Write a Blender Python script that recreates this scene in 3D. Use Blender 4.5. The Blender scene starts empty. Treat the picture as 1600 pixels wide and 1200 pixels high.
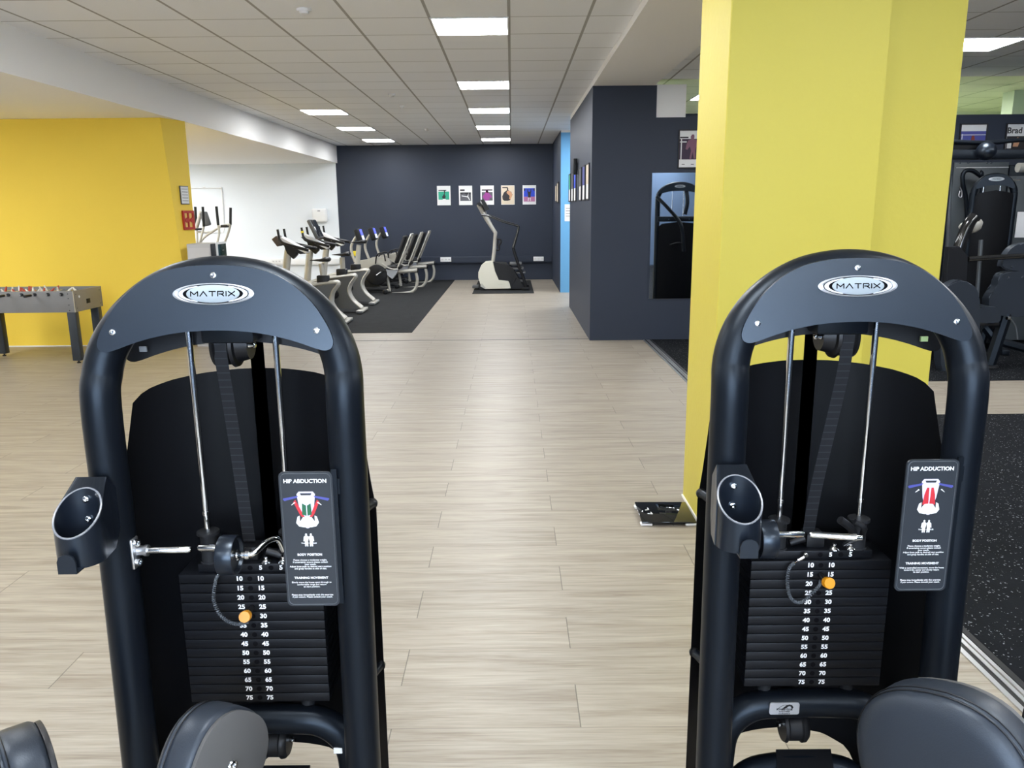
import bpy, bmesh, math, random
from mathutils import Vector, Matrix
from math import radians, sin, cos, pi

random.seed(7)
SC = bpy.context.scene
COL = SC.collection

# ------------------------------------------------------------------ camera
FPX = 1240.0
TH, RO, YAW = radians(12.33), .009, .0014
def _cam_axes():
    Z = Matrix.Rotation(YAW, 3, 'Z')
    F = Z @ Vector((0, cos(TH), -sin(TH))); R0 = Z @ Vector((1, 0, 0)); U0 = Z @ Vector((0, sin(TH), cos(TH)))
    return F, cos(RO) * R0 - sin(RO) * U0, sin(RO) * R0 + cos(RO) * U0
CF, CR, CU = _cam_axes()
CAM = Vector((0, 0, 1.6))
cd = bpy.data.cameras.new('camera'); cam = bpy.data.objects.new('camera', cd); COL.objects.link(cam)
mw = Matrix((CR, CU, -CF)).transposed().to_4x4(); mw.translation = CAM
cam.matrix_world = mw
cd.sensor_fit = 'HORIZONTAL'; cd.sensor_width = 36; cd.lens = 36 * FPX / 1600; cd.clip_start = .02; cd.clip_end = 100
SC.camera = cam
def at(px, py, axis, v):
    """measured photo pixel -> point on the plane axis = v"""
    r = CF + CR * ((px - 800) / FPX) + CU * ((600 - py) / FPX)
    i = 'XYZ'.index(axis)
    return CAM + r * ((v - CAM[i]) / r[i])

# ------------------------------------------------------------------ world, colour management
w = bpy.data.worlds.new('world'); SC.world = w; w.use_nodes = True
w.node_tree.nodes['Background'].inputs[0].default_value = (.68, .81, 1, 1)
w.node_tree.nodes['Background'].inputs[1].default_value = 12.0
vs = SC.view_settings
vs.view_transform = 'Standard'; vs.look = 'None'; vs.gamma = 1; vs.use_curve_mapping = False
vs.exposure = 0.54
SC.cycles.max_bounces = 8; SC.cycles.diffuse_bounces = 5; SC.cycles.glossy_bounces = 4
SC.cycles.caustics_reflective = False; SC.cycles.caustics_refractive = False
SC.cycles.sample_clamp_indirect = 6
PANEL = 30.0

# ------------------------------------------------------------------ materials
def sr(r, g, b):
    f = lambda c: (c / 255 / 12.92) if c / 255 <= .04045 else ((c / 255 + .055) / 1.055) ** 2.4
    return (f(r), f(g), f(b), 1)
MATS = {}
def mat(name, col, rough=.5, metal=0., spec=.5, bump=None, emit=0., vary=None, tint=None):
    m = bpy.data.materials.new(name); m.use_nodes = True; nt = m.node_tree; p = nt.nodes['Principled BSDF']
    p.inputs['Base Color'].default_value = col; p.inputs['Roughness'].default_value = rough
    p.inputs['Metallic'].default_value = metal; p.inputs['Specular IOR Level'].default_value = spec
    if tint: p.inputs['Specular Tint'].default_value = (*tint, 1)
    if emit:
        p.inputs['Emission Color'].default_value = col; p.inputs['Emission Strength'].default_value = emit
    if bump or vary:
        tc = nt.nodes.new('ShaderNodeTexCoord')
    if bump:
        n = nt.nodes.new('ShaderNodeTexNoise'); n.inputs['Scale'].default_value = bump[0]; n.inputs['Detail'].default_value = 3
        b = nt.nodes.new('ShaderNodeBump'); b.inputs['Strength'].default_value = bump[1]; b.inputs['Distance'].default_value = bump[2] if len(bump) > 2 else .002
        nt.links.new(tc.outputs['Object'], n.inputs['Vector']); nt.links.new(n.outputs[0], b.inputs['Height']); nt.links.new(b.outputs[0], p.inputs['Normal'])
    if vary:
        n = nt.nodes.new('ShaderNodeTexNoise'); n.inputs['Scale'].default_value = vary[0]; n.inputs['Detail'].default_value = 4
        mr = nt.nodes.new('ShaderNodeMapRange'); mr.inputs['To Min'].default_value = 1 - vary[1]; mr.inputs['To Max'].default_value = 1 + vary[1]
        mx = nt.nodes.new('ShaderNodeVectorMath'); mx.operation = 'SCALE'; mx.inputs[0].default_value = col[:3]
        nt.links.new(tc.outputs['Object'], n.inputs['Vector']); nt.links.new(n.outputs[0], mr.inputs[0])
        nt.links.new(mr.outputs[0], mx.inputs['Scale']); nt.links.new(mx.outputs[0], p.inputs['Base Color'])
    MATS[name] = m
    return m

class NT:
    def __init__(s, m): s.nt = m.node_tree
    def n(s, t, **k):
        x = s.nt.nodes.new(t)
        for a, b in k.items(): setattr(x, a, b)
        return x
    def math(s, op, a, b=None, c=None):
        x = s.n('ShaderNodeMath', operation=op)
        for i, v in enumerate((a, b, c)):
            if v is None: continue
            if isinstance(v, (int, float)): x.inputs[i].default_value = v
            else: s.nt.links.new(v, x.inputs[i])
        return x.outputs[0]
    def link(s, a, b): s.nt.links.new(a, b)

def wood_floor_mat():
    m = mat('pale_wood_plank', sr(205, 196, 182), .42); T = NT(m); p = m.node_tree.nodes['Principled BSDF']
    tc = T.n('ShaderNodeTexCoord'); sp = T.n('ShaderNodeSeparateXYZ'); T.link(tc.outputs['Object'], sp.inputs[0])
    X, Y = sp.outputs[0], sp.outputs[1]
    W, L = .2325, 1.22
    v = T.math('DIVIDE', T.math('SUBTRACT', Y, 2.222), W); row = T.math('FLOOR', v); fv = T.math('SUBTRACT', v, row)
    odd = T.math('ABSOLUTE', T.math('MODULO', row, 2.0))
    # row 0 (just beyond y=2.222) carries the joint at x=.205
    u = T.math('DIVIDE', T.math('SUBTRACT', X, T.math('MULTIPLY_ADD', odd, -.6, .205)), L); cu = T.math('FLOOR', u); fu = T.math('SUBTRACT', u, cu)
    # seams
    def edge(f, wdt):
        a = T.math('LESS_THAN', f, wdt); b = T.math('GREATER_THAN', f, 1 - wdt); return T.math('MAXIMUM', a, b)
    seam = T.math('MAXIMUM', T.math('MULTIPLY', edge(fv, .0055), .55), T.math('MULTIPLY', edge(fu, .0016), 1.0))
    cb = T.n('ShaderNodeCombineXYZ'); T.link(cu, cb.inputs[0]); T.link(row, cb.inputs[1])
    wn = T.n('ShaderNodeTexWhiteNoise', noise_dimensions='3D'); T.link(cb.outputs[0], wn.inputs['Vector'])
    # grain: noise stretched along the plank and shifted per plank
    gv = T.n('ShaderNodeCombineXYZ')
    T.link(T.math('MULTIPLY_ADD', wn.outputs[0], 37.0, T.math('MULTIPLY', X, 1.0)), gv.inputs[0])
    T.link(T.math('MULTIPLY', Y, 16.0), gv.inputs[1]); T.link(T.math('MULTIPLY', row, 3.7), gv.inputs[2])
    g1 = T.n('ShaderNodeTexNoise'); g1.inputs['Scale'].default_value = 1.35; g1.inputs['Detail'].default_value = 5; g1.inputs['Roughness'].default_value = .62; g1.inputs['Distortion'].default_value = .8
    T.link(gv.outputs[0], g1.inputs['Vector'])
    gv2 = T.n('ShaderNodeVectorMath', operation='MULTIPLY'); gv2.inputs[1].default_value = (4, 5.5, 1); T.link(gv.outputs[0], gv2.inputs[0])
    g2 = T.n('ShaderNodeTexNoise'); g2.inputs['Scale'].default_value = 1.6; g2.inputs['Detail'].default_value = 4; T.link(gv2.outputs[0], g2.inputs['Vector'])
    mixg = T.math('MULTIPLY_ADD', g2.outputs[0], .35, T.math('MULTIPLY', g1.outputs[0], .65))
    ramp = T.n('ShaderNodeValToRGB'); cr = ramp.color_ramp
    cr.elements[0].position = .34; cr.elements[0].color = sr(118, 108, 94)
    cr.elements[1].position = .64; cr.elements[1].color = sr(157, 149, 135)
    e = cr.elements.new(.49); e.color = sr(141, 133, 120)
    T.link(mixg, ramp.inputs[0])
    val = T.math('MULTIPLY', T.math('MULTIPLY_ADD', wn.outputs[0], .07, .965), T.math('SUBTRACT', 1.0, T.math('MULTIPLY', seam, .55)))
    sc = T.n('ShaderNodeVectorMath', operation='SCALE'); T.link(ramp.outputs[0], sc.inputs[0]); T.link(val, sc.inputs['Scale'])
    T.link(sc.outputs[0], p.inputs['Base Color'])
    bm_ = T.n('ShaderNodeBump'); bm_.inputs['Strength'].default_value = .12; bm_.inputs['Distance'].default_value = .002
    T.link(mixg, bm_.inputs['Height']); T.link(bm_.outputs[0], p.inputs['Normal'])
    return m

def ceiling_mat(name, base, line, x0, y0):
    m = mat(name, base, .9, spec=.15); T = NT(m); p = m.node_tree.nodes['Principled BSDF']
    tc = T.n('ShaderNodeTexCoord'); sp = T.n('ShaderNodeSeparateXYZ'); T.link(tc.outputs['Object'], sp.inputs[0])
    fx = T.math('FRACT', T.math('DIVIDE', T.math('ADD', T.math('SUBTRACT', sp.outputs[0], x0), 62.5), .625))
    fy = T.math('FRACT', T.math('DIVIDE', T.math('ADD', T.math('SUBTRACT', sp.outputs[1], y0), 62.5), .625))
    ix = T.math('FLOOR', T.math('DIVIDE', T.math('SUBTRACT', sp.outputs[0], x0), .625)); iy = T.math('FLOOR', T.math('DIVIDE', T.math('SUBTRACT', sp.outputs[1], y0), .625))
    def edge(f, wdt):
        return T.math('MAXIMUM', T.math('LESS_THAN', f, wdt), T.math('GREATER_THAN', f, 1 - wdt))
    ln = T.math('MAXIMUM', edge(fx, .019), T.math('MULTIPLY', edge(fy, .0105), .95))
    cb = T.n('ShaderNodeCombineXYZ'); T.link(ix, cb.inputs[0]); T.link(iy, cb.inputs[1])
    wn = T.n('ShaderNodeTexWhiteNoise', noise_dimensions='3D'); T.link(cb.outputs[0], wn.inputs['Vector'])
    sc = T.n('ShaderNodeVectorMath', operation='SCALE'); sc.inputs[0].default_value = base[:3]; T.link(T.math('MULTIPLY_ADD', wn.outputs[0], .05, .97), sc.inputs['Scale'])
    mx = T.n('ShaderNodeMix', data_type='RGBA'); T.link(ln, mx.inputs['Factor']); T.link(sc.outputs[0], mx.inputs[6]); mx.inputs[7].default_value = line
    T.link(mx.outputs[2], p.inputs['Base Color'])
    n = T.n('ShaderNodeTexNoise'); n.inputs['Scale'].default_value = 140; T.link(tc.outputs['Object'], n.inputs['Vector'])
    b = T.n('ShaderNodeBump'); b.inputs['Strength'].default_value = .3; b.inputs['Distance'].default_value = .002; T.link(n.outputs[0], b.inputs['Height']); T.link(b.outputs[0], p.inputs['Normal'])
    return m

def rubber_mat(name, base, fleck, thr, scale=160):
    m = mat(name, base, .9, spec=.08); T = NT(m); p = m.node_tree.nodes['Principled BSDF']
    tc = T.n('ShaderNodeTexCoord')
    n = T.n('ShaderNodeTexNoise'); n.inputs['Scale'].default_value = scale; n.inputs['Detail'].default_value = 2; T.link(tc.outputs['Object'], n.inputs['Vector'])
    n2 = T.n('ShaderNodeTexNoise'); n2.inputs['Scale'].default_value = 7; n2.inputs['Detail'].default_value = 6; T.link(tc.outputs['Object'], n2.inputs['Vector'])
    f = T.math('GREATER_THAN', n.outputs[0], thr)
    sc = T.n('ShaderNodeVectorMath', operation='SCALE'); sc.inputs[0].default_value = base[:3]; T.link(T.math('MULTIPLY_ADD', n2.outputs[0], .8, .6), sc.inputs['Scale'])
    mx = T.n('ShaderNodeMix', data_type='RGBA'); T.link(f, mx.inputs['Factor']); T.link(sc.outputs[0], mx.inputs[6]); mx.inputs[7].default_value = fleck
    T.link(mx.outputs[2], p.inputs['Base Color'])
    b = T.n('ShaderNodeBump'); b.inputs['Strength'].default_value = .4; b.inputs['Distance'].default_value = .003; T.link(n.outputs[0], b.inputs['Height']); T.link(b.outputs[0], p.inputs['Normal'])
    return m

def webbing_mat():
    m = mat('black_webbing', (.02, .022, .026, 1), .6, spec=.4); T = NT(m); p = m.node_tree.nodes['Principled BSDF']
    tc = T.n('ShaderNodeTexCoord'); sp = T.n('ShaderNodeSeparateXYZ'); T.link(tc.outputs['Object'], sp.inputs[0])
    f = T.math('FRACT', T.math('MULTIPLY', sp.outputs[2], 70)); e = T.math('LESS_THAN', f, .12)
    mx = T.n('ShaderNodeMix', data_type='RGBA'); T.link(e, mx.inputs['Factor']); mx.inputs[6].default_value = (.018, .02, .025, 1); mx.inputs[7].default_value = (.045, .05, .06, 1)
    T.link(mx.outputs[2], p.inputs['Base Color'])
    return m

M_wood = wood_floor_mat()
M_ceil = ceiling_mat('ceiling_tile', sr(240, 242, 245), sr(168, 167, 164), -.008, 6.70)
M_ceilg = ceiling_mat('ceiling_tile_pale_green', sr(228, 240, 205), sr(178, 196, 150), -.008, 6.70)
M_plaster = mat('white_plaster', sr(247, 246, 244), .85, spec=.2, bump=(35, .25, .004))
M_wallw = mat('white_wall_paint', sr(226, 232, 237), .8, spec=.2, bump=(60, .15, .003))
M_yel = mat('yellow_wall_paint', sr(241, 207, 77), .62, spec=.3, bump=(45, .25, .004), vary=(1.2, .03))
M_yel2 = mat('column_yellow_cast', sr(198, 184, 76), .5, spec=.35, bump=(28, .3, .004), vary=(1.5, .025))  # yellow shifted greener than the left wall, colour cast put into the base
M_dark = mat('slate_wall_paint', sr(47, 54, 68), .55, spec=.3, bump=(50, .12, .003), vary=(.8, .04))
M_slate = mat('blue_slate_wall_paint', sr(98, 118, 145), .6, spec=.3)
M_blue = mat('blue_wall_paint', sr(100, 160, 205), .6, spec=.3)
M_green = mat('lime_wall_paint', sr(222, 234, 200), .7, spec=.2)
M_mat = rubber_mat('charcoal_rubber_mat', (.020, .021, .022, 1), (.038, .04, .042, 1), .6, 220)
M_rub = rubber_mat('speckled_rubber_floor', (.007, .008, .010, 1), (.30, .32, .34, 1), .69, 90)
M_steel = mat('brushed_aluminium', (.62, .63, .65, 1), .35, 1)
M_chrome = mat('chrome', (.82, .84, .86, 1), .12, 1)
M_frame = mat('black_powder_coat', (.0035, .0048, .0075, 1), .37, spec=.27, tint=(.72, .86, 1), bump=(900, .12, .0006))
M_frame2 = mat('satin_black_plate', (.0065, .009, .0145, 1), .30, spec=.62, tint=(.72, .86, 1), bump=(700, .15, .0006))
M_shroud = mat('matte_black_panel', (.004, .005, .0075, 1), .5, spec=.3)
M_black = mat('black_plastic', (.005, .0055, .007, 1), .45, spec=.35)
M_rubb = mat('black_rubber', (.010, .011, .013, 1), .65, spec=.3)
M_plate = mat('black_weight_plate', (.0035, .0042, .006, 1), .45, spec=.22)
M_numw = mat('white_print', (.85, .86, .87, 1), .5)
M_web = webbing_mat()
M_leather = mat('charcoal_vinyl', (.020, .025, .034, 1), .4, spec=.45, tint=(.8, .9, 1), bump=(420, .25, .001))
M_backing = mat('grey_backing_board', (.085, .085, .085, 1), .6, spec=.35)
M_amber = mat('amber_knob_plastic', sr(205, 135, 12), .35, spec=.5)
M_silver = mat('silver_badge', (.48, .50, .53, 1), .38, .6)
M_badge = mat('pearl_badge_face', sr(150, 160, 166), .55, 0, spec=.3)
M_sign = mat('sign_charcoal', (.024, .029, .036, 1), .38, spec=.4)
M_red = mat('print_red', sr(190, 40, 50), .5); M_grn = mat('print_green', sr(25, 90, 60), .5)
M_blu = mat('print_blue', sr(70, 75, 150), .5); M_lil = mat('print_lilac', sr(205, 200, 225), .5)
M_paper = mat('white_paper', sr(225, 226, 226), .6)
M_glassblk = mat('black_glass', (.006, .007, .008, 1), .04, spec=.6)
M_bsilver = mat('warm_silver_paint', sr(176, 174, 166), .38, .25, spec=.5)
M_bgrey = mat('mid_grey_plastic', sr(84, 86, 88), .45, spec=.4)
M_cream = mat('cream_plastic', sr(208, 206, 192), .4, spec=.4)
M_white = mat('white_plastic', sr(232, 233, 233), .4, spec=.4)
M_screen = mat('dark_screen', (.01, .012, .016, 1), .15)
M_lcd = mat('lit_blue_display', sr(90, 100, 235), .3, emit=.9)
M_lcdw = mat('lit_white_display', sr(205, 215, 240), .3, emit=.7)
M_lcdg = mat('dark_green_display', sr(22, 48, 44), .2)
M_mirror = mat('mirror_glass', (.84, .88, .92, 1), .02, 1)
M_foos = mat('grey_laminate', sr(118, 117, 116), .5, spec=.4, vary=(9, .12))
M_foose = mat('taupe_laminate', sr(134, 126, 110), .5, spec=.4, vary=(9, .08))
M_leg = mat('dark_blue_leg', (.02, .026, .033, 1), .35)
M_pitch = mat('pitch_green', sr(40, 110, 60), .6)
M_wht = mat('player_white', sr(230, 225, 215), .4); M_fred = mat('player_red', sr(190, 70, 45), .4)
M_signred = mat('red_sign_print', sr(176, 44, 24), .5)
M_yell = mat('bright_yellow_plastic', sr(235, 215, 50), .4)
M_lamp = mat('led_panel', (.965, .98, 1, 1), .5, emit=PANEL)
M_lampfr = mat('lamp_frame_white', sr(225, 225, 225), .4)
M_handle = mat('polished_black', (.012, .012, .012, 1), .12, spec=.7)

# ------------------------------------------------------------------ geometry helpers
class B:
    def __init__(s): s.bm = bmesh.new()
    def box(s, a, b, bev=0, rot=None, piv=None, seg=2):
        a, b = Vector(a), Vector(b)
        r = bmesh.ops.create_cube(s.bm, size=1)['verts']
        c = (a + b) / 2; d = b - a
        for v in r: v.co = Vector((v.co.x * d.x, v.co.y * d.y, v.co.z * d.z)) + c
        vs_ = r
        if bev:
            es = list({e for v in r for e in v.link_edges})
            q = bmesh.ops.bevel(s.bm, geom=es, offset=bev, segments=seg, affect='EDGES', profile=.5)
            vs_ = list({v for v in q['verts']} | {v for v in r if v.is_valid})
        if rot is not None:
            pv = Vector(piv) if piv is not None else c
            for v in vs_: v.co = rot @ (v.co - pv) + pv
        return s
    def tube(s, path, r, seg=14, closed=False, flat=1.0, flatdir=None, caps=True):
        P = [Vector(p) for p in path]; n = len(P)
        R = r if isinstance(r, (list, tuple)) else [r] * n
        T = []
        for i in range(n):
            if closed: t = P[(i + 1) % n] - P[i - 1]
            elif i == 0: t = P[1] - P[0]
            elif i == n - 1: t = P[-1] - P[-2]
            else: t = (P[i + 1] - P[i]).normalized() + (P[i] - P[i - 1]).normalized()
            T.append(t.normalized())
        up = Vector(flatdir) if flatdir is not None else (Vector((0, 0, 1)) if abs(T[0].z) < .9 else Vector((0, 1, 0)))
        N = (up - T[0] * up.dot(T[0])).normalized(); rings = []
        for i in range(n):
            if flatdir is not None:
                N = (up - T[i] * up.dot(T[i]))
                N = N.normalized() if N.length > 1e-6 else Vector((1, 0, 0))
            elif i:
                N = (N - T[i] * N.dot(T[i])).normalized()
            Bn = T[i].cross(N)
            rings.append([s.bm.verts.new(P[i] + (N * cos(2 * pi * k / seg) * flat + Bn * sin(2 * pi * k / seg)) * R[i]) for k in range(seg)])
        m = n if closed else n - 1
        for i in range(m):
            a, b = rings[i], rings[(i + 1) % n]
            for k in range(seg): s.bm.faces.new((a[k], a[(k + 1) % seg], b[(k + 1) % seg], b[k]))
        if not closed and caps:
            s.bm.faces.new(rings[0][::-1]); s.bm.faces.new(rings[-1])
        return s
    def cyl(s, a, b, r, seg=20, r2=None):
        return s.tube([a, b], [r, r if r2 is None else r2], seg)
    def prism(s, pts, off, caps=True):
        """polygon of 3-D points extruded by the vector off"""
        off = Vector(off); a = [s.bm.verts.new(Vector(p)) for p in pts]; b = [s.bm.verts.new(Vector(p) + off) for p in pts]
        n = len(a)
        for i in range(n): s.bm.faces.new((a[i], a[(i + 1) % n], b[(i + 1) % n], b[i]))
        if caps: s.bm.faces.new(a[::-1]); s.bm.faces.new(b)
        return s
    def poly(s, pts):
        s.bm.faces.new([s.bm.verts.new(Vector(p)) for p in pts]); return s
    def lathe(s, c, axis, prof, seg=28, ax1=1., ax2=1., up=None):
        """prof = [(distance along axis, radius)...]; ax1/ax2 stretch the section"""
        c, axis = Vector(c), Vector(axis).normalized()
        u = Vector(up) if up is not None else (Vector((0, 0, 1)) if abs(axis.z) < .9 else Vector((0, 1, 0)))
        u = (u - axis * u.dot(axis)).normalized(); v = axis.cross(u); rings = []
        for d, r in prof:
            if r < 1e-6: rings.append([s.bm.verts.new(c + axis * d)])
            else: rings.append([s.bm.verts.new(c + axis * d + u * cos(2 * pi * k / seg) * r * ax1 + v * sin(2 * pi * k / seg) * r * ax2) for k in range(seg)])
        for a, b in zip(rings, rings[1:]):
            for k in range(seg):
                k2 = (k + 1) % seg
                if len(a) == 1 and len(b) == 1: continue
                if len(a) == 1: s.bm.faces.new((a[0], b[k], b[k2]))
                elif len(b) == 1: s.bm.faces.new((a[k], a[k2], b[0]))
                else: s.bm.faces.new((a[k], a[k2], b[k2], b[k]))
        if len(rings[0]) > 1: s.bm.faces.new(rings[0][::-1])
        if len(rings[-1]) > 1: s.bm.faces.new(rings[-1])
        return s
    def grid(s, rows, thick=0, wrap=False):
        V = [[s.bm.verts.new(Vector(p)) for p in r] for r in rows]
        fs = []
        for i in range(len(V) - 1):
            for j in range(len(V[0]) - 1): fs.append(s.bm.faces.new((V[i][j], V[i][j + 1], V[i + 1][j + 1], V[i + 1][j])))
        if thick: bmesh.ops.solidify(s.bm, geom=fs, thickness=thick)
        return s
    def mesh(s, me, M=None):
        b2 = bmesh.new(); b2.from_mesh(me)
        if M is not None: b2.transform(M)
        t = bpy.data.meshes.new('t'); b2.to_mesh(t); b2.free(); s.bm.from_mesh(t); bpy.data.meshes.remove(t); return s
    def text(s, body, size, loc, rot=None, align='CENTER', ext=.0004, spacing=1.0, bold=0., sx=1.):
        cu = bpy.data.curves.new('t', 'FONT'); cu.body = body; cu.size = size; cu.align_x = align; cu.align_y = 'CENTER'
        cu.extrude = ext; cu.space_character = spacing; cu.resolution_u = 3; cu.offset = bold; cu.space_line = .95
        o = bpy.data.objects.new('t', cu); me = bpy.data.meshes.new_from_object(o)
        R = (rot or Matrix.Rotation(pi / 2, 3, 'X')).to_4x4()
        s.mesh(me, Matrix.Translation(Vector(loc)) @ R @ Matrix.Diagonal((sx, 1, 1, 1)))
        bpy.data.meshes.remove(me); bpy.data.objects.remove(o); bpy.data.curves.remove(cu); return s
    def build(s, name, m, parent=None, smooth=40, label=None):
        bmesh.ops.recalc_face_normals(s.bm, faces=s.bm.faces)
        me = bpy.data.meshes.new(name); s.bm.to_mesh(me); s.bm.free()
        if smooth:
            me.shade_smooth(); me.set_sharp_from_angle(angle=radians(smooth))
        me.materials.append(m)
        o = bpy.data.objects.new(name, me); COL.objects.link(o)
        if parent is not None: o.parent = parent
        if label: o['label'] = label
        return o

def struct(name, b, m, smooth=30):
    o = b.build(name, m, None, smooth); o['kind'] = 'structure'; return o
def thing(name, label, cat, loc=(0, 0, 0), rz=0, group=None):
    o = bpy.data.objects.new(name, None); COL.objects.link(o); o.empty_display_size = .1
    o.location = loc; o.rotation_euler = (0, 0, rz); o['label'] = label; o['category'] = cat
    if group: o['group'] = group
    return o
def tag(o, label, cat, group=None):
    o['label'] = label; o['category'] = cat
    if group: o['group'] = group
    return o
def dup(root, loc, rz=None, label=None, skip=()):
    kids = {}
    for o in COL.objects:
        if o.parent is not None: kids.setdefault(o.parent.name, []).append(o)
    def rec(o, par):
        c = o.copy(); COL.objects.link(c); c.parent = par
        for k in kids.get(o.name, []): rec(k, c)
        return c
    r = rec(root, None); r.location = loc
    if rz is not None: r.rotation_euler = (0, 0, rz)
    if label: r['label'] = label
    return r
def smoothpath(pts, n=8, closed=False):
    """Catmull-Rom through 3-D points"""
    P = [Vector(p) for p in pts]; out = []
    N = len(P); rng = range(N) if closed else range(N - 1)
    for i in rng:
        p1, p2 = P[i], P[(i + 1) % N]
        p0 = P[i - 1] if (closed or i > 0) else p1 * 2 - p2
        p3 = P[(i + 2) % N] if (closed or i + 2 < N) else p2 * 2 - p1
        for k in range(n):
            t = k / n
            out.append(.5 * ((2 * p1) + (p2 - p0) * t + (2 * p0 - 5 * p1 + 4 * p2 - p3) * t * t + (3 * p1 - p0 - 3 * p2 + p3) * t ** 3))
    if not closed: out.append(P[-1])
    return out
def lerp(tab, x):
    if x <= tab[0][0]: return tab[0][1]
    for (a, b), (c, d) in zip(tab, tab[1:]):
        if x <= c: return b + (d - b) * (x - a) / (c - a)
    return tab[-1][1]

# ================================================================== THE SETTING
H = 3.086; FAR = 18.9; BACK = -3.8; RX = 9.0; LX = -9.5; SOF = 2.70; XB = -4.0
struct('floor', B().box((LX, BACK, -.1), (RX, 24, 0)), M_wood, 0)
struct('ceiling', B().box((XB, BACK, H), (RX, 9.84, H + .1)), M_ceil, 0)
struct('ceiling', B().box((XB - .1, 9.84, H), (1.72, FAR + .25, H + .1)), M_ceil, 0)
struct('ceiling_recess', B().box((1.72, 13.45, H), (4.0, FAR, H + .1)), M_plaster, 0)
struct('ceiling_green', B().box((1.72, 9.84, H), (RX, 13.45, H + .1)), M_ceilg, 0)
# soffit at the left with its deep beam face
struct('ceiling_left', B().box((LX, BACK, SOF), (XB, FAR + .25, H + .1)), M_plaster, 0)
# walls
struct('wall_far', B().box((-2.98, FAR, 0), (.95, FAR + .15, H)).box((-4.04, FAR + .04, 0), (-2.98, FAR + .2, H)), M_dark, 0)
struct('wall_far_left', B().box((LX, FAR, 0), (-4.04, FAR + .15, SOF)), M_wallw, 0)
struct('wall_left', B().box((LX - .15, BACK, 0), (LX, FAR, SOF)), M_wallw, 0)
PXT, PXB, PYF = -4.11, -3.955, 10.15      # the pillar's front corner leans a little
yb_ = B(); q_ = [yb_.bm.verts.new(v) for v in ((LX, 9.75, 0), (PXB, 9.75, 0), (-3.98, PYF, 0), (LX, PYF, 0), (LX, 9.75, SOF), (PXT, 9.75, SOF), (-3.98, PYF, SOF), (LX, PYF, SOF))]
for f_ in ((0, 1, 2, 3), (4, 5, 6, 7), (0, 1, 5, 4), (2, 3, 7, 6), (3, 0, 4, 7)): yb_.bm.faces.new([q_[i] for i in f_])
yb_.grid([[(lambda xf: (xf + (-3.98 - xf) * j / 12, 9.75 + (PYF - 9.75) * j / 12, SOF * i / 40))(PXB + (PXT - PXB) * i / 40) for j in range(13)] for i in range(41)])
struct('wall_left_yellow', yb_, M_yel, 0)
struct('wall_right_far', B().box((.95, 15.82, 0), (1.05, FAR, H)), M_dark, 0)
struct('wall_recess_blue', B().box((.955, 15.80, 0), (4.0, 15.9, 3.045)), M_blue, 0)
struct('wall_recess_top', B().box((.955, 15.79, 3.045), (4.0, 15.9, H)), M_plaster, 0)
struct('wall_recess_end', B().box((4.0, 13.45, 0), (4.1, 15.9, H)), M_dark, 0)
blk = B().box((.965, 9.84, 0), (1.72, 13.45, 3.02))
blk.box((1.72, 9.84, 0), (RX, 9.99, 2.66)); blk.box((1.72, 13.3, 0), (4.1, 13.45, H))
struct('wall_right_dark', blk, M_dark, 0)
struct('wall_right_top', B().box((1.72, 9.86, 2.66), (2.07, 9.99, 3.03)).box((.965, 9.84, 3.02), (1.72, 13.45, H)), M_plaster, 0)
struct('wall_right', B().box((RX, BACK, 0), (RX + .15, 9.84, H)), M_dark, 0)
struct('wall_green_right', B().box((RX, 9.84, 0), (RX + .15, 13.45, H)), M_green, 0)
struct('wall_green_far', B().box((4.1, 13.4, 0), (RX, 13.5, H)), M_green, 0)
struct('wall_green_pillar', B().box((6.62, 11.0, 0), (6.82, 11.25, H)), mat('pale_green_plaster', sr(200, 215, 180), .8), 0)
# right-hand concrete beam
struct('ceiling_beam', B().box((.965, BACK, 3.02), (1.69, 9.84, H)), M_plaster, 0)
# the yellow column in the middle of the hall
struct('column', B().box((.963, 3.72, 0), (1.665, 4.29, H), .006).box((1.665, 3.9, 0), (2.09, 4.29, H), .004), M_yel2, 0)
# back wall behind the viewer, with two unseen windows added for daylight and reflections
bw = B().box((LX, BACK - .2, 0), (RX, BACK, .9)).box((LX, BACK - .2, 2.85), (RX, BACK, H))
for a, b in ((LX, -2.0), (-.1, .1), (2.0, RX)): bw.box((a, BACK - .2, .9), (b, BACK, 2.85))
struct('wall_back', bw, M_slate, 0)
for i, (a, b) in enumerate(((-2.0, -.1), (.1, 2.0))):
    f = B()
    for p, q in (((a, .9), (b, .96)), ((a, 2.79), (b, 2.85)), ((a, .96), (a + .06, 2.79)), ((b - .06, .96), (b, 2.79)), (((a + b) / 2 - .03, .96), ((a + b) / 2 + .03, 2.79))):
        f.box((p[0], BACK - .12, p[1]), (q[0], BACK - .05, q[1]))
    struct('unseen_window_%d' % (i + 1), f, M_white, 0)
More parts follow.
